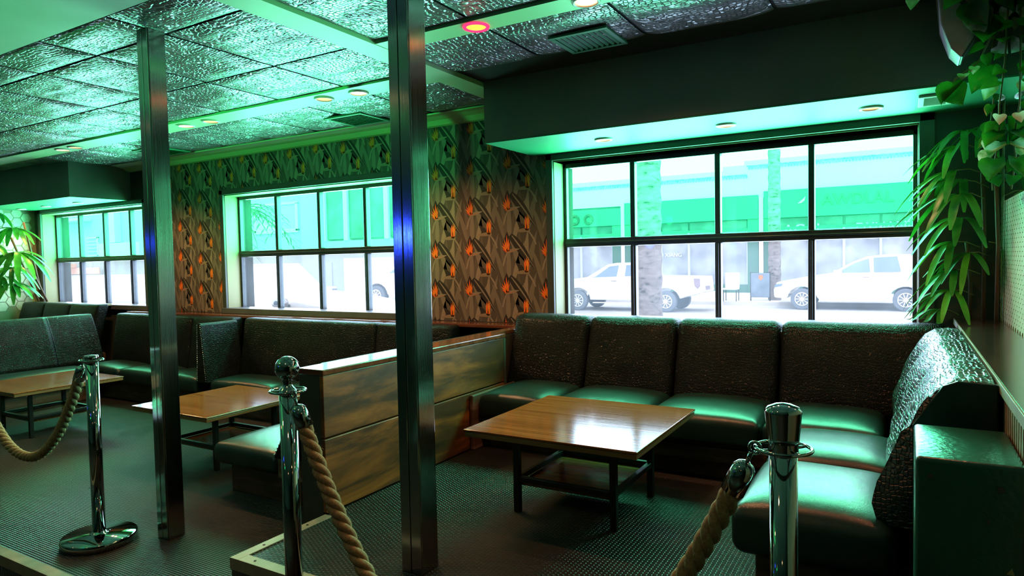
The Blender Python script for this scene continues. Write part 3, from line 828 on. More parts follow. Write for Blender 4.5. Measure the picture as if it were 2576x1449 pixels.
for x in (-.85, .05):
    downlight('yellow downlight with a glowing red ring farther along the strip', x, 3.01, zc, 'lamp_yel', 'lamp_red', .062, 'red ringed downlights out of view')
    lamp('SPOT', (x, 3.01, zc - .03), 25, (1, .3, .14), .04, 140)
downlight('warm downlight between the red ringed ones', -1.33, 3.01, zc, 'lamp', r=.062)
lamp('SPOT', (-1.33, 3.01, zc - .03), 50, WARM, .04, 150)
zs = 2.2848
for x, lb, l in ((-1.827, 'pale recessed light above the mullion nearest the wallpaper end', 'lamp'), (-.991, 'pale recessed light in the middle of the green-lit soffit', 'lamp'), (-.176, 'reddish recessed light of the soffit closest to the small vent', 'lamp_dim')):
    downlight(lb, x, 4.40, zs, l, r=.055, grp='soffit lights')
    lamp('SPOT', (x, 4.40, zs - .02), 7, WARM, .04, 110)
for x, lb in ((-8.95, 'recessed light of the far soffit nearest its corner'), (-9.746, 'middle recessed light of the far soffit'), (-10.40, 'recessed light of the far soffit nearest the palm')):
    downlight(lb, x, 4.50, zs, 'lamp', r=.05, grp='far soffit lights')
    lamp('SPOT', (x, 4.50, zs - .02), 20, WARM, .04, 110)
def vent(label, x0, x1, y0, y1, z, along, m1='vent', m2='vent_dark', n=9):
    t = thing('ceiling_vent', label, 'vent', None, ((x0 + x1) / 2, (y0 + y1) / 2, z))
    def Q(o): return part_at(o, t)
    f = .028
    Q(MB().box(x0, x1, y0, y0 + f, z - .014, z).box(x0, x1, y1 - f, y1, z - .014, z).box(x0, x0 + f, y0 + f, y1 - f, z - .014, z).box(x1 - f, x1, y0 + f, y1 - f, z - .014, z).build('frame', m1, t, bevel=.003))
    Q(MB().box(x0 + f, x1 - f, y0 + f, y1 - f, z - .002, z).build('backing', m2, t))
    b = MB()
    for i in range(n):
        q = (i + .5) / n
        if along == 'y':
            x = x0 + f + (x1 - x0 - 2 * f) * q; b.prism([(x - .006, z - .013), (x - .003, z - .013), (x + .006, z - .003), (x + .003, z - .003)], y0 + f, y1 - f, 'y')
        else:
            y = y0 + f + (y1 - y0 - 2 * f) * q; b.prism([(y - .006, z - .013), (y - .003, z - .013), (y + .006, z - .003), (y + .003, z - .003)], x0 + f, x1 - f, 'x')
    Q(b.build('louvres', m1, t))
    return t
vent('green slatted air vent set in the ceiling beside the red ringed light', -1.73, -1.38, 3.38, 3.71, CZ - .007, 'y')
vent('dark green ceiling vent left of the thick column, near the wallpaper', -4.28, -3.86, 4.15, 4.53, CZ - .007, 'x')
vent('thin ceiling vent seen edge-on above the wallpaper beside the thin column', -7.05, -6.62, 4.10, 4.5, CZ - .007, 'x')
vent('small pale vent in the green-lit soffit near the hanging plants', .055, .215, 4.22, 4.50, 2.2848, 'x', 'vent_pale', 'vent_dark', 8)

# ------------------------------------------------------------------ speaker
t = thing('wall_speaker', 'pale wedge-shaped speaker hung in the corner among the vines', 'speaker', None, (.2, 3.8, 2.5))
hx = [(.118, 2.69), (.150, 2.69), (.262, 2.49), (.262, 2.42), (.212, 2.335), (.175, 2.38), (.135, 2.5)]
sp = P(MB().prism(hx, 3.72, 3.90, 'y').build('shell', 'speaker', t, bevel=.008))
P(MB().prism([(.21, 2.345), (.258, 2.425), (.268, 2.42), (.222, 2.338)], 3.73, 3.89, 'y').build('grille', 'grille', t, bevel=.003))
P(MB().tube([(.25, 3.86, 2.5), (.34, 3.92, 2.55), (.40, 3.95, 2.55)], .016, 10).build('bracket', 'grille', t, True))

# ------------------------------------------------------------------ plants
def leaflet(b, p, d, ln, w, droop, mi=0, n=7):
    d = Vector(d).normalized(); sd = d.cross(Vector((0, 0, 1)))
    if sd.length < .05: sd = Vector((1, 0, 0))
    sd.normalize(); vs = []; p = Vector(p)
    for i in range(n + 1):
        q = i / n; c = p + d * ln * q + Vector((0, 0, -droop * ln * q * q))
        ww = w * (.25 + .75 * min(1, q * 3)) * (1 if q < .82 else max(.3, (1 - q) / .18)) * .5
        up = Vector((0, 0, .35 * ww))
        vs += [c - sd * ww + up, c, c + sd * ww + up]
    fs = []
    for i in range(n):
        fs += [(i * 3, i * 3 + 1, i * 3 + 4, i * 3 + 3), (i * 3 + 1, i * 3 + 2, i * 3 + 5, i * 3 + 4)]
    b.add(vs, fs, mi)
def fan(b, base, out, size, rnd, nl=8, stem=None, mi=0, wd=.16):
    """one rhapis frond: a thin stalk and a hand of drooping leaflets"""
    base = Vector(base); out = Vector(out).normalized(); tip = base + out * size * .45 + Vector((0, 0, size * .12))
    b.tube([base, base.lerp(tip, .5) + Vector((0, 0, size * .05)), tip], .003, 5, 2)
    sd = out.cross(Vector((0, 0, 1))).normalized()
    for k in range(nl):
        a = (k / (nl - 1) - .5) * R(150) + rnd.uniform(-.08, .08)
        d = out * cos(a) + sd * sin(a) + Vector((0, 0, rnd.uniform(-.15, .15)))
        leaflet(b, tip, d, size * rnd.uniform(.75, 1.05), size * wd, rnd.uniform(.5, .95), mi if rnd.random() < .75 else 1 - mi)
rnd = random.Random(21)
# palm by the wide window
t = thing('lady_palm', 'tall lady palm with drooping fan leaves in the corner beside the wide window', 'plant', None, (.36, 4.55, 1.05))
st = MB(); lf = MB()
stems = [((.38, 4.62, 1.051), (.36, 4.60, 2.12)), ((.43, 4.52, 1.051), (.42, 4.5, 1.9)), ((.32, 4.66, 1.051), (.30, 4.64, 1.5))]
for a, c in stems: P(MB().tube([a, Vector(a).lerp(Vector(c), .5) + Vector((.01, 0, 0)), c], .010, 8).build('stem', 'stem', t, True))
for z, ox, sz, x0 in ((1.09, -1.0, .24, .26), (1.20, -.95, .28, .33), (1.32, -1.0, .30, .36), (1.47, -1.0, .33, .36), (1.50, .1, .25, .40), (1.60, -1.0, .34, .37), 
                      (1.74, -1.0, .36, .37), (1.80, -.8, .34, .40), (1.88, -1.0, .34, .37), (2.02, -1.0, .32, .36), (2.10, -.9, .30, .37), (2.13, .0, .25, .36), (1.42, -.8, .28, .40)):
    fan(lf, (x0, 4.58 + rnd.uniform(-.06, .04), z), (ox, rnd.uniform(-.75, .05), rnd.uniform(-.1, .15)), sz * .86, rnd, 6, st, 0, .14)
for q, v in enumerate(lf.v):
    x, y, z = v
    lf.v[q] = (min(x, XR - .012), min(y, WY - .012), min(max(z, 1.056), 2.27))
P(lf.build('fan_leaves', ['palm', 'palm2', 'vine'], t, True))
# vine
def heart(b, p, d, nrm, ln, mi):
    d = Vector(d).normalized(); nrm = Vector(nrm).normalized(); sd = d.cross(nrm).normalized(); nrm = sd.cross(d).normalized(); p = Vector(p)
    prof = [(0, 0), (-.08, .22), (.02, .38), (.2, .44), (.42, .40), (.65, .27), (.85, .12), (1, 0)]
    mid = [0, .03, .08, .2, .42, .65, .85, 1]; vs = []
    for (u, w), m in zip(prof, mid):
        curve = -.18 * m * m
        vs.append(p + d * ln * m + nrm * ln * (curve - .04)); 
        vs.append(p + d * ln * u + sd * ln * w + nrm * ln * (curve + w * .22)); vs.append(p + d * ln * u - sd * ln * w + nrm * ln * (curve + w * .22))
    fs = []
    for i in range(len(prof) - 1):
        a = i * 3; fs += [(a, a + 1, a + 4, a + 3), (a, a + 3, a + 5, a + 2)]
    b.add(vs, fs, mi)
t = thing('pothos_vine', 'trailing pothos vine with big heart-shaped and white-streaked leaves over the speaker', 'plant', None, (.36, 4.0, 2.2))
rnd = random.Random(5); lf = MB(); st = MB()
paths = [[(.39, 3.95, 2.66), (.36, 3.9, 2.5), (.34, 3.92, 2.35), (.36, 3.95, 2.2), (.35, 4.0, 2.05), (.36, 4.05, 1.9), (.37, 4.1, 1.75)],
         [(.30, 3.7, 2.67), (.2, 3.66, 2.60), (.30, 3.7, 2.52), (.33, 3.75, 2.42), (.29, 3.82, 2.33), (.2, 3.86, 2.27), (.17, 3.87, 2.2)],
         [(.2, 3.6, 2.67), (.1, 3.58, 2.66), (.04, 3.56, 2.64), (.02, 3.55, 2.58)],
         [(.39, 3.75, 2.66), (.385, 3.72, 2.5), (.38, 3.75, 2.3), (.37, 3.85, 2.12), (.38, 3.95, 1.98), (.36, 4.0, 1.82)]]
for path in paths:
    st.tube(path, .004, 6)
    for i in range(len(path) - 1):
        a, c = Vector(path[i]), Vector(path[i + 1]); k = max(2, int((c - a).length / .055))
        for j in range(k):
            p = a.lerp(c, (j + rnd.random() * .6) / k)
            d = Vector((rnd.uniform(-1, .35), rnd.uniform(-1, .2), rnd.uniform(-1.1, -.1)))
            nr = Vector((rnd.uniform(-.6, .2), -1, rnd.uniform(.1, .9)))
            big = rnd.random() < .45 and path is not paths[2]
            heart(lf, p + d.normalized() * .02, d, nr, rnd.uniform(.11, .15) if big else rnd.uniform(.05, .085), 1 if rnd.random() < .3 else 0)
for q, v in enumerate(lf.v): lf.v[q] = (min(v[0], .402), min(v[1], 4.6), min(v[2], 2.69))
P(lf.build('heart_leaves', ['pothos', 'pothos2'], t, True)); P(st.build('trailing_stems', 'vine', t, True))
# far palm
t = thing('lady_palm', 'lady palm with arching fan leaves in front of the hexagon tiles at the far end', 'plant', None, (-10.3, 4.4, 0))
rnd = random.Random(9); lf = MB(); st = MB()
for a, c in (((-10.42, 4.725, 1.008), (-10.36, 4.50, 2.1)), ((-10.55, 4.725, 1.008), (-10.5, 4.40, 1.9)), ((-10.32, 4.725, 1.008), (-10.22, 4.45, 1.6))):
    P(MB().tube([a, c], .014, 8).build('stem', 'stem', t, True))
for z, o, sz, x0, y0 in ((2.1, (-.3, -1), .5, -10.4, 4.4), (2.0, (-1, -1), .45, -10.45, 4.35), (1.95, (.9, -.7), .5, -10.3, 4.4), (1.85, (-.6, -1), .5, -10.45, 4.3), (1.75, (.3, -1), .55, -10.35, 4.3), (1.62, (1, -.4), .6, -10.22, 4.35),
                      (1.68, (-.8, -.8), .5, -10.45, 4.3), (1.5, (-.2, -1), .5, -10.4, 4.3), (1.42, (1, -.6), .45, -10.3, 4.35), (1.3, (.5, -1), .5, -10.3, 4.3), (1.22, (1, -.5), .5, -10.25, 4.3), (1.32, (-.7, -1), .45, -10.4, 4.3), (2.15, (.4, -1), .4, -10.35, 4.3)):
    fan(lf, (x0, y0, z), (o[0], o[1], rnd.uniform(-.05, .2)), sz * .8, rnd, 9, st)
for q, v in enumerate(lf.v): lf.v[q] = (max(v[0], XL + .02), min(v[1], WY - .06), min(v[2], 2.275))
P(lf.build('fan_leaves', ['palm', 'palm2', 'vine'], t, True))

# unseen warm fill lamps added over the bar side of the room
for x, y in ((-5.6, .5), (-3.4, .2), (-1.2, .4), (1.2, .3), (-4.5, -2.5), (-.5, -2.5)):
    downlight('unseen warm downlight added as fill behind the viewer', x, y, CZ - .0045, 'lamp', r=.062, grp='added bar side fill lights')
    lamp('SPOT', (x, y, CZ - .04), 8, WARM, .05, 150)
# blue stage lamps on stands, out of the picture to the side
for lb, lx, ly, lz in (('blue stage spotlight on a stand out of view beside the thinner column', -6.84, -.02, 1.71), ('blue stage spotlight on a stand out of view beside the thick column', -3.42, -.02, 1.66)):
    t = thing('stage_spotlight', lb, 'stage light', None, (lx, ly, -.149))
    q = Vector((.5, .866, 0))
    mt = Matrix.Translation((0, 0, lz + .149)) @ q.to_track_quat('Z', 'Y').to_matrix().to_4x4()
    for nm, prf, mm in (('housing', [(.07, -.16), (.085, -.12), (.085, 0), (.075, .0), (.07, -.02), (.001, -.02)], 'grille'), ('lens', [(.068, -.012), (.001, -.006)], 'lamp_blue')):
        b = MB().lathe(prf, 0, 0, 24); b.v = [tuple(mt @ Vector(v)) for v in b.v]; b.build(nm, mm, t, True)
    MB().tube([(0, 0, 0), (0, 0, lz + .06)], .015, 10).build('stand', 'grille', t, True)
    MB().lathe([(.16, 0), (.16, .02), (.02, .03), (.001, .03)], 0, 0, 24).build('base', 'grille', t, True)
    lamp('SPOT', Vector((lx, ly, lz)) + q * .02, 12, (.03, .08, 1), .06, 30, q.to_track_quat('-Z', 'Y').to_euler(), 'blue_spot')
# green stage wash towards the cornice
t = thing('stage_spotlight', 'green stage wash lamp hung from the ceiling behind the viewer', 'stage light', None, (-3.6, -1.6, 2.1))
q = Vector((-1.5, 6.3, .62)).normalized(); mt = q.to_track_quat('Z', 'Y').to_matrix().to_4x4()
for nm, prf, mm in (('housing', [(.07, -.16), (.085, -.12), (.085, 0), (.075, .0), (.07, -.02), (.001, -.02)], 'grille'), ('lens', [(.068, -.012), (.001, -.006)], 'lamp_green')):
    b = MB().lathe(prf, 0, 0, 24); b.v = [tuple(mt @ Vector(v)) for v in b.v]; b.build(nm, mm, t, True)
MB().tube([(0, 0, .08), (0, 0, .595)], .012, 8).build('drop_rod', 'grille', t, True)
lamp('SPOT', Vector((-3.6, -1.6, 2.1)) + q * .02, 700, (.05, 1, .25), .06, 42, q.to_track_quat('-Z', 'Y').to_euler(), 'green_wash')

# ------------------------------------------------------------------ outside: street, cars, buildings, palms
GZ = -.28
struct(MB().box(-70, 40, 6.2, 24.2, GZ - .3, GZ).build('exterior_street', 'asphalt'))
struct(MB().box(-70, 40, 5.16, 6.2, GZ - .3, GZ + .12).box(-70, 40, 24.2, 30.2, GZ - .3, GZ + .13).build('exterior_sidewalk', 'pave', bevel=.02))
struct(MB().box(XL - .4, XR + 3.2, -5.4, 5.15, 2.96, 3.1).build('exterior_roof', 'pave'))

def wheel(parent, x, y, r, side):
    w = MB().tube([(x, y, r), (x, y + .2, r)], r, 28).build('wheel', 'tyre', parent, bevel=.03)
    b = MB(); yy = y - .004 if side < 0 else y + .204
    b.torus((x, yy, r), r * .60, .014, 32, 8, Matrix.Rotation(R(90), 3, 'X'))
    for k in range(10):
        a = 2 * pi * k / 10
        b.tube([(x + .03 * cos(a), yy, r + .03 * sin(a)), (x + r * .6 * cos(a), yy, r + r * .6 * sin(a))], .016, 6)
    b.tube([(x, yy - .012, r), (x, yy + .012, r)], .05, 12)
    b.build('rim', 'rim', w)
    return w
def arch(cx, r, z0, n=9):
    return [(cx + r * cos(pi - pi * i / n), max(z0, r * .86 * sin(pi - pi * i / n) + z0 * .9)) for i in range(n + 1)]
def car_body(t, prof, wd, name='body'):
    n = len(prof); vs = []
    # inset glasshouse: side planes lean in above the waist
    for y, k in ((0, 0), (wd, 1)):
        for x, z in prof:
            lean = max(0, z - .92) * .28
            vs.append((x, y + (lean if k == 0 else -lean), z))
    fs = [tuple(range(n)), tuple(range(n, 2 * n))[::-1]] + [(i, n + i, n + (i + 1) % n, (i + 1) % n) for i in range(n)]
    o = MB().add(vs, fs).build(name, 'carpaint', t, bevel=.035, seg=3)
    return o
def side_glass(t, poly, wd):
    for k, y in ((0, -.004), (1, wd + .004)):
        vs = []
        for x, z in poly:
            lean = max(0, z - .92) * .28; yy = y + (lean if k == 0 else -lean)
            vs += [(x, yy, z)]
        n = len(vs); sh = .006 if k == 0 else -.006
        vs += [(x, y + sh, z) for x, y, z in vs]
        MB().add(vs, [tuple(range(n)), tuple(range(n, 2 * n))[::-1]] + [(i, n + i, n + (i + 1) % n, (i + 1) % n) for i in range(n)]).build('window_glass', 'carglass', t)
# pickup (front to the -x side)
t = thing('pickup_truck', 'white pickup truck parked across the street behind the thick palm trunk', 'truck', None, (-10.45, 20.5, GZ))
bodyp = [(0, .42), (0.02, .85), (.12, .98), (1.25, 1.12), (1.95, 1.53), (2.25, 1.575), (3.05, 1.57), (3.28, 1.50), (3.36, 1.13), (5.0, 1.10), (5.05, .62), (4.55, .48)]
bodyp += arch(3.95, .44, .42)[::-1] + [(3.4, .36), (1.35, .36)] + arch(.92, .44, .42)[::-1] + [(.42, .42)]
car_body(t, bodyp, 1.72)
side_glass(t, [(1.35, 1.10), (1.55, 1.13), (2.02, 1.46), (2.35, 1.50), (2.30, 1.13)], 1.72)
side_glass(t, [(2.58, 1.14), (2.60, 1.50), (3.0, 1.49), (3.16, 1.43), (3.2, 1.14)], 1.72)
wheel(t, .92, -.02, .335, -1); wheel(t, 3.95, -.02, .335, -1); wheel(t, .92, 1.54, .335, 1); wheel(t, 3.95, 1.54, .335, 1)
MB().box(2.12, 2.32, -.012, .01, .98, 1.0).build('door_handle', 'tail', t)
MB().box(1.5, 3.3, -.10, .02, .26, .29).build('side_step', 'rim', t, bevel=.008)
MB().prism([(4.84, 1.06), (5.03, 1.05), (5.035, .82), (4.95, .74), (4.86, .84)], -.012, .02, 'y').build('tail_lamp', 'tail', t, bevel=.006)
MB().box(4.98, 5.16, .05, 1.68, .46, .60).build('rear_bumper', 'rim', t, bevel=.02)
MB().box(5.03, 5.07, .62, 1.08, .68, .80).build('tailgate_recess', 'tail', t)
# white hatch/SUV
t = thing('parked_car', 'white car parked across the street, seen through the hazy panes nearest the hanging plants', 'car', None, (-3.62, 22.6, GZ))
bp = [(0, .38), (-.02, .62), (.08, .86), (.9, 1.02), (1.65, 1.13), (2.2, 1.46), (2.6, 1.63), (3.2, 1.69), (4.0, 1.66), (4.5, 1.5), (4.72, 1.05), (4.72, .5), (4.4, .34)]
bp += arch(3.62, .42, .4)[::-1] + [(3.0, .26), (1.35, .26)] + arch(.82, .42, .4)[::-1] + [(.35, .34)]
car_body(t, bp, 1.76)
side_glass(t, [(1.78, 1.14), (2.3, 1.45), (2.66, 1.57), (2.7, 1.16)], 1.76); side_glass(t, [(2.8, 1.16), (2.78, 1.59), (3.4, 1.62), (3.5, 1.17)], 1.76)
for x in (.82, 3.62):
    wheel(t, x, -.02, .335, -1); wheel(t, x, 1.58, .335, 1)
MB().prism([(-.01, .70), (.22, .74), (.26, .82), (.05, .80)], -.012, .02, 'y').build('headlamp', 'carglass', t, bevel=.004)
MB().box(1.72, 1.95, -.16, .01, 1.1, 1.24).build('wing_mirror', 'carpaint', t, bevel=.03)
MB().box(2.5, 2.68, -.012, .01, 1.0, 1.02).build('door_handle', 'tail', t)
# white car right outside the middle window
t = thing('parked_car', 'white vehicle bonnet with a chrome mirror just outside the middle window', 'car', None, (-12.2, 7.4, GZ))
bp = [(0, .42), (0, 1.0), (.1, 1.2), (.5, 1.72), (2.2, 1.76), (2.75, 1.25), (3.6, 1.20), (4.3, 1.10), (4.75, .92), (4.9, .7), (4.9, .42), (4.6, .34)]
bp += arch(4.0, .42, .40)[::-1] + [(3.4, .3), (1.3, .3)] + arch(.8, .42, .40)[::-1] + [(.35, .34)]
car_body(t, bp, 1.8)
side_glass(t, [(.45, 1.22), (.75, 1.62), (1.35, 1.65), (1.35, 1.22)], 1.8); side_glass(t, [(1.45, 1.22), (1.45, 1.65), (2.1, 1.66), (2.45, 1.25)], 1.8)
for x in (.8, 4.0): wheel(t, x, -.02, .34, -1); wheel(t, x, 1.62, .34, 1)
b = MB(); b.lathe([(.001, -.09), (.06, -.08), (.125, -.01), (.13, .03), (.11, .08), (.06, .11), (.001, .12)], 3.62, -.13, 20)
b.tube([(3.62, -.13, .0), (3.62, .05, -.03)], .03, 8)
o = b.build('wing_mirror', 'chrome', t, True); o.location = (0, 0, 1.10)
# white car beyond the cone
t = thing('parked_car', 'silver-white car parked beside the orange traffic cone', 'car', None, (-12.95, 13.6, .28))
bp = [(0, .3), (0, .62), (.2, .78), (.9, .86), (1.5, 1.2), (2.6, 1.24), (3.3, .95), (3.9, .9), (3.95, .35), (3.7, .3)]
bp += arch(3.1, .36, .34)[::-1] + [(2.6, .22), (1.2, .22)] + arch(.7, .36, .34)[::-1] + [(.3, .3)]
car_body(t, bp, 1.6); side_glass(t, [(1.15, .9), (1.55, 1.14), (2.5, 1.17), (3.0, .95)], 1.6)
for x in (.7, 3.1): wheel(t, x, -.02, .28, -1); wheel(t, x, 1.42, .28, 1)
struct(MB().box(-24, -9.5, 12.6, 15.9, GZ + .001, .28).build('exterior_driveway', 'asphalt'))
t = thing('traffic_cone', 'orange traffic cone standing outside the middle window', 'cone', None, (-12.98, 12.9, .281))
MB().box(-.15, .15, -.15, .15, 0, .03).build('base', 'orange', t, bevel=.008)
MB().lathe([(.11, .03), (.03, .40), (.022, .42), (.001, .42)], 0, 0, 20).build('cone_body', 'orange', t, True)
MB().lathe([(.087, .16), (.072, .23), (.070, .23), (.085, .16)], 0, 0, 20).build('white_band', 'sign', t, True)

# palm trunks
def trunk(label, x, y, r, h, crown=False):
    t = thing('palm_tree', label, 'tree', None, (x, y, GZ + .001))
    n = 40; b = MB(); prf = []
    for i in range(n + 1):
        z = h * i / n; prf.append((r * (1.05 - .1 * i / n) + .012 * ((i % 2) * 2 - 1), z))
    b.lathe(prf, 0, 0, 24).build('trunk', 'bark', t)
    if crown:
        rr = random.Random(3); f = MB()
        for k in range(22):
            a = 2 * pi * k / 22 + rr.uniform(-.1, .1); up = rr.uniform(-.5, .7); pr_ = Vector((cos(a), sin(a), up)).normalized()
            ln = rr.uniform(1.2, 1.7); pts = [Vector((0, 0, h)) + pr_ * ln * q + Vector((0, 0, -ln * .75 * q * q)) for q in [i / 8 for i in range(9)]]
            f.tube(pts, [.022 - .002 * i for i in range(9)], 5)
            sd = pr_.cross(Vector((0, 0, 1))).normalized()
            for i in range(2, 9):
                for s in (-1, 1): leaflet(f, pts[i], sd * s + pr_ * .7, .42, .035, .6, 0, 3)
        f.build('fronds', 'frond', t)
    return t
trunk('thick scarred palm trunk in front of the white pickup', -4.28, 12.5, .235, 7.5)
trunk('thinner palm trunk before the shopfronts, above the parked car', -4.02, 25.2, .205, 8.5)
trunk('palm tree with hanging fronds outside the middle window', -16.6, 12.7, .16, 3.35, True)

# shop building across the street
t = thing('shop_building', 'long pale blue shop building with a stepped parapet and green shopfronts', 'building', None, (-8, 30, GZ + .13))
FY = 30.0
def B(name, mat, *bx, bev=.01):
    b = MB()
    for q in bx: b.box(*q)
    return P(b.build(name, mat, t, bevel=bev))
B('parapet', 'parapet', (-40, -6.0, FY, FY + 3, 3.9, 5.15), (-6.0, 14, FY, FY + 3, 3.9, 5.5), (-6.9, -6.0, FY + .001, FY + 3, 4.9, 5.33))
b = MB()
for i in range(170):
    x = -16.5 + i * .12
    z = 4.78 if x < -5.85 else 5.14
    b.box(x, x + .07, FY - .05, FY, z, z + .12)
b.box(-40, -5.9, FY - .04, FY, 4.9, 4.935).box(-5.9, 14, FY - .04, FY, 5.26, 5.295)
P(b.build('dentil_frieze', 'frieze', t))
B('ground_wall', 'pilaster', (-40, 14, FY + .3, FY + 3, GZ + .13, 3.9), bev=0)
for x0, x1, zt in ((-17.5, -11.62, 3.80), (-11.43, -5.42, 4.02), (-5.2, 2.2, 4.15), (2.4, 9, 4.2)):
    f = B('fascia', 'fascia', (x0, x1, FY - .10, FY + .3, 3.0, zt))
    b = MB().box(x0 + .12, x1 - .12, FY - .14, FY - .1, zt - .28, zt - .24).box(x0 + .12, x1 - .12, FY - .14, FY - .1, 3.08, 3.12).box(x0 + .12, x0 + .16, FY - .14, FY - .1, 3.08, zt - .24).box(x1 - .16, x1 - .12, FY - .14, FY - .1, 3.08, zt - .24)
    o = P(b.build('panel_mould', 'fascia', f))
    o.parent = f; o.matrix_parent_inverse = Matrix.Translation(t.location).inverted()
    B('shopfront_post', 'fascia', (x0, x0 + .45, FY - .06, FY + .3, GZ + .13, 2.999), (x1 - .45, x1, FY - .06, FY + .3, GZ + .13, 2.999))
    n = max(2, int((x1 - x0 - .9) / 1.25)); w = (x1 - x0 - .9) / n
    B('transom', 'fascia', (x0 + .45, x1 - .45, FY - .02, FY + .28, 2.52, 2.62))
    for i in range(n):
        a = x0 + .45 + w * i
        B('shop_window', 'shopdark', (a + .05, a + w - .05, FY + .1, FY + .29, 2.62, 2.98), bev=0)
        B('shop_window', 'shopglass', (a + .05, a + w - .05, FY + .1, FY + .29, .2, 2.52), bev=0)
    B('window_bars', 'pilaster', *[(x0 + .45 + w * i - .05, x0 + .45 + w * i + .05, FY + .0, FY + .28, GZ + .13, 2.52) for i in range(n + 1)])
    B('stall_riser', 'fascia', (x0 + .45, x1 - .45, FY - .02, FY + .28, GZ + .13, .2))
for x in (-11.53, -5.31, 2.3): B('pilaster', 'parapet', (x - .09, x + .09, FY - .08, FY + .3, GZ + .13, 3.9))
def text(s, name, x, y, z, size, mat, parent, ext=.02):
    cu = bpy.data.curves.new(name, 'FONT'); cu.body = s; cu.size = size; cu.extrude = ext; cu.materials.append(M[mat])
    o = bpy.data.objects.new(name, cu); COL.objects.link(o); o.parent = parent
    dg = bpy.context.evaluated_depsgraph_get(); me = bpy.data.meshes.new_from_object(o.evaluated_get(dg))
    me.materials.clear(); me.materials.append(M[mat]); bpy.data.objects.remove(o)
    o = bpy.data.objects.new(name, me); COL.objects.link(o); o.parent = parent
    o.location = Vector((x, y, z)) - parent.location; o.rotation_euler = (R(90), 0, 0)
    return o
text('AWDLAL', 'sign_lettering', -2.95, FY - .115, 3.44, .62, 'emboss', t, .02)
text('ACAI', 'sign_lettering', -4.45, FY + .08, 2.28, .62, 'sign', t)
text('DYNAMIC', 'sign_lettering', -1.75, FY + .08, 2.32, .5, 'sign', t)
text('DU XIANG', 'sign_lettering', -9.98, FY + .08, 1.46, .25, 'sign', t)
b = MB()
for x in (-14.72, -13.98, -13.25): b.torus((x, FY - .125, 3.34), .2, .07, 12, 6, Matrix.Rotation(R(90), 3, 'X'))
P(b.build('ring_sign', 'signdark', t))
P(MB().prism([(-3.86, 3.55), (-3.72, 3.57), (-3.6, 3.66), (-3.56, 3.84), (-3.64, 3.74), (-3.74, 3.66)], FY - .13, FY - .1, 'y').build('wing_emblem', 'sign', t))
t = thing('cafe_screen', 'dark blue-grey pavement screen panel with a small orange emblem between the parked vehicles', 'screen', None, (-4.3, 24.6, GZ + .131))
MB().box(-.42, .22, -.02, .02, .12, .98).build('panel', 'cloth_blue', t, bevel=.02)
MB().tube([(-.42, 0, 0), (-.42, 0, 1.0), (.22, 0, 1.0), (.22, 0, 0)], .02, 8).build('frame', 'black_steel', t, True)
MB().prism([(-.16, .80), (-.08, .72), (0, .80), (-.02, .90), (-.14, .90)], -.026, -.02, 'y').build('emblem', 'orange', t)
t = thing('cafe_chair', 'pale round-backed cafe chair beside the dark pavement screen', 'chair', None, (-5.35, 24.6, GZ + .131))
MB().rbox(-.25, .25, -.03, .03, .45, 1.0, .03, .1).build('backrest', 'parapet', t, True)
MB().rbox(-.25, .25, -.45, 0, .40, .46, .03, .1).build('seat', 'parapet', t, True)
for x in (-.22, .22):
    for y in (-.42, -.02): MB().tube([(x, y, 0), (x, y, .41)], .014, 6).build('leg', 'black_steel', t)

# house seen through the middle window
t = thing('corner_house', 'teal-grey house with white window surrounds outside the middle window', 'building', None, (-18, 16, GZ + .001))
FY = 16.0
B('wall', 'houseteal', (-21.9, -17.55, FY, FY + 5, GZ + .001, 5.5), bev=0)
B('white_pier', 'houseblue', (-17.55, -16.72, FY - .15, FY + 5, GZ + .001, 5.5))
B('glazed_wall', 'houseteal', (-16.72, -10.5, FY, FY + 5, GZ + .001, 2.2), (-16.72, -10.5, FY, FY + 5, 3.9, 5.5), bev=0)
wf = B('window_surround', 'housewhite', (-20.05, -17.8, FY - .06, FY + .02, 3.52, 3.60), (-20.05, -17.8, FY - .06, FY + .02, 2.55, 2.68), (-20.05, -19.92, FY - .06, FY + .02, 2.6, 3.56), (-17.93, -17.8, FY - .06, FY + .02, 2.6, 3.56), (-18.95, -18.85, FY - .05, FY + .02, 2.6, 3.56))
B('window_pane', 'shopglass', (-19.92, -18.95, FY - .02, FY + .01, 2.95, 3.52), bev=0)
B('window_pane', 'houseblue', (-18.85, -17.93, FY - .02, FY + .01, 2.68, 3.52), bev=0)
B('window_blind', 'housewhite', (-19.92, -18.95, FY - .03, FY + .01, 2.68, 2.95), bev=0)
e = [-16.62, -15.62, -14.75, -13.9, -12.9, -11.9]
for i in range(5): B('tall_window', 'shopdark', (e[i] + .08, e[i + 1] - .12, FY + .05, FY + .2, 2.26, 3.85), bev=0)
B('tall_window_frame', 'housewhite', *[(x - .10, x + .08, FY - .04, FY + .2, 2.2, 3.9) for x in e])
B('lower_wall', 'houseblue', (-21.9, -16.3, FY - .03, FY, GZ + .001, 1.5), bev=0)
B('bright_wall', 'housewhite', (-15.2, -12.9, FY - .6, FY, GZ + .001, 1.62), bev=0)
B('garage_recess', 'cloth_blue', (-12.9, -11.4, FY - .02, FY + .01, .28, 1.1), bev=0)
t = thing('street_barrier', 'pinkish red barrier frame with white panels outside the middle window', 'barrier', None, (-14.9, 13.4, .281))
MB().tube([(-.55, 0, 0), (-.40, 0, .52), (.42, 0, .52), (.52, 0, 0)], .05, 8).build('frame', 'redframe', t)
MB().box(-.33, .33, -.01, .01, .06, .46).build('panel', 'housewhite', t)
t = thing('bollard_post', 'white concrete post standing next to the red barrier frame', 'post', None, (-13.75, 13.3, .281))
MB().rbox(-.2, .2, -.15, .15, 0, .55, .03, .1).build('shaft', 'housewhite', t, True)
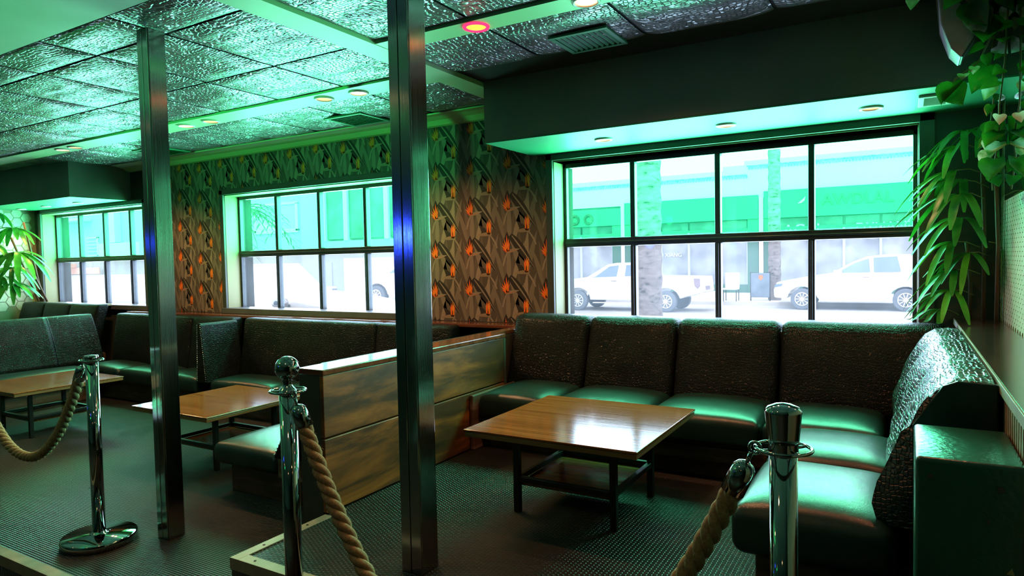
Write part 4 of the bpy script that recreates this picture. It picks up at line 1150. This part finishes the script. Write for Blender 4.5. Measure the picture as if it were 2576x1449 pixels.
MB().box(-.03, .32, -.03, .03, .46, .49).build('crossbar', 'tyre', t)

# house seen through the farthest window
t = thing('side_house', 'green-tinted house with a white pillar and louvred vent outside the farthest window', 'building', None, (-28, 14, GZ + .001))
FY = 14.0
B('wall', 'houseteal', (-34, -22.5, FY, FY + 4, GZ + .001, 5.5), bev=0)
B('white_pillar', 'housewhite', (-25.3, -24.95, FY - .25, FY, 2.4, 4.4))
B('roof_edge', 'housewhite', (-30, -26.9, FY - .5, FY, 3.28, 3.38))
B('balcony_wall', 'housewhite', (-25.6, -23.0, FY - .5, FY, 1.86, 2.36))
f = B('vent_frame', 'housewhite', (-27.25, -26.45, FY - .06, FY, 1.93, 1.98), (-27.25, -26.45, FY - .06, FY, 2.6, 2.66), (-26.55, -26.45, FY - .06, FY, 1.93, 2.66))
B('vent_slats', 'housewhite', *[(-27.25, -26.45, FY - .05, FY, 2.08 + .13 * i, 2.12 + .13 * i) for i in range(4)])
B('lower_wall', 'housewhite', (-34, -22.5, FY - .25, FY, GZ + .001, 1.22), bev=0)
B('awning', 'awning', (-30.5, -27.6, FY - .9, FY - .25, 1.5, 1.66), (-29.0, -26.0, FY - .30, FY - .25, 1.25, 1.5), bev=.02)

# ------------------------------------------------------------------ light
w = bpy.data.worlds.new('sky'); S.world = w; w.use_nodes = True
bg = w.node_tree.nodes['Background']; bg.inputs[0].default_value = (1.0, .97, .98, 1); bg.inputs[1].default_value = SKY
d = bpy.data.lights.new('sun', 'SUN'); d.energy = SUN; d.angle = R(1.5); d.color = (1, .95, .88)
o = bpy.data.objects.new('sun', d); COL.objects.link(o)
o.rotation_euler = Vector((-.15, .7, -.8)).to_track_quat('-Z', 'Y').to_euler()

# daylight stand-ins: unseen area lamps added outside the panes to light the room
def daylight(x0, x1, z0, z1, rad, col):
    d = bpy.data.lights.new('window_daylight', 'AREA'); d.shape = 'RECTANGLE'; d.size = x1 - x0; d.size_y = z1 - z0
    d.energy = rad * pi * (x1 - x0) * (z1 - z0); d.color = col
    o = bpy.data.objects.new('window_daylight', d); COL.objects.link(o)
    o.location = ((x0 + x1) / 2, GY + .06, (z0 + z1) / 2); o.rotation_euler = (R(-90), 0, 0)
    return o
for x0, x1 in ((-2.40, .04), (-6.48, -3.99), (-10.49, -8.07)):
    daylight(x0, x1, 1.62, 2.19, DUP, (1, .98, .98)); daylight(x0, x1, .99, 1.545, DLO, (.62, .84, 1))

vs = S.view_settings
S.display_settings.display_device = 'sRGB'
vs.view_transform = 'Standard'; vs.look = 'None'; vs.gamma = 1; vs.exposure = EXPO
try: vs.use_curve_mapping = False
except Exception: pass
cy = S.cycles
cy.max_bounces = 10; cy.diffuse_bounces = 4; cy.glossy_bounces = 4; cy.transmission_bounces = 4; cy.transparent_max_bounces = 12
cy.sample_clamp_indirect = 6; cy.caustics_reflective = False; cy.caustics_refractive = False
cy.use_denoising = True
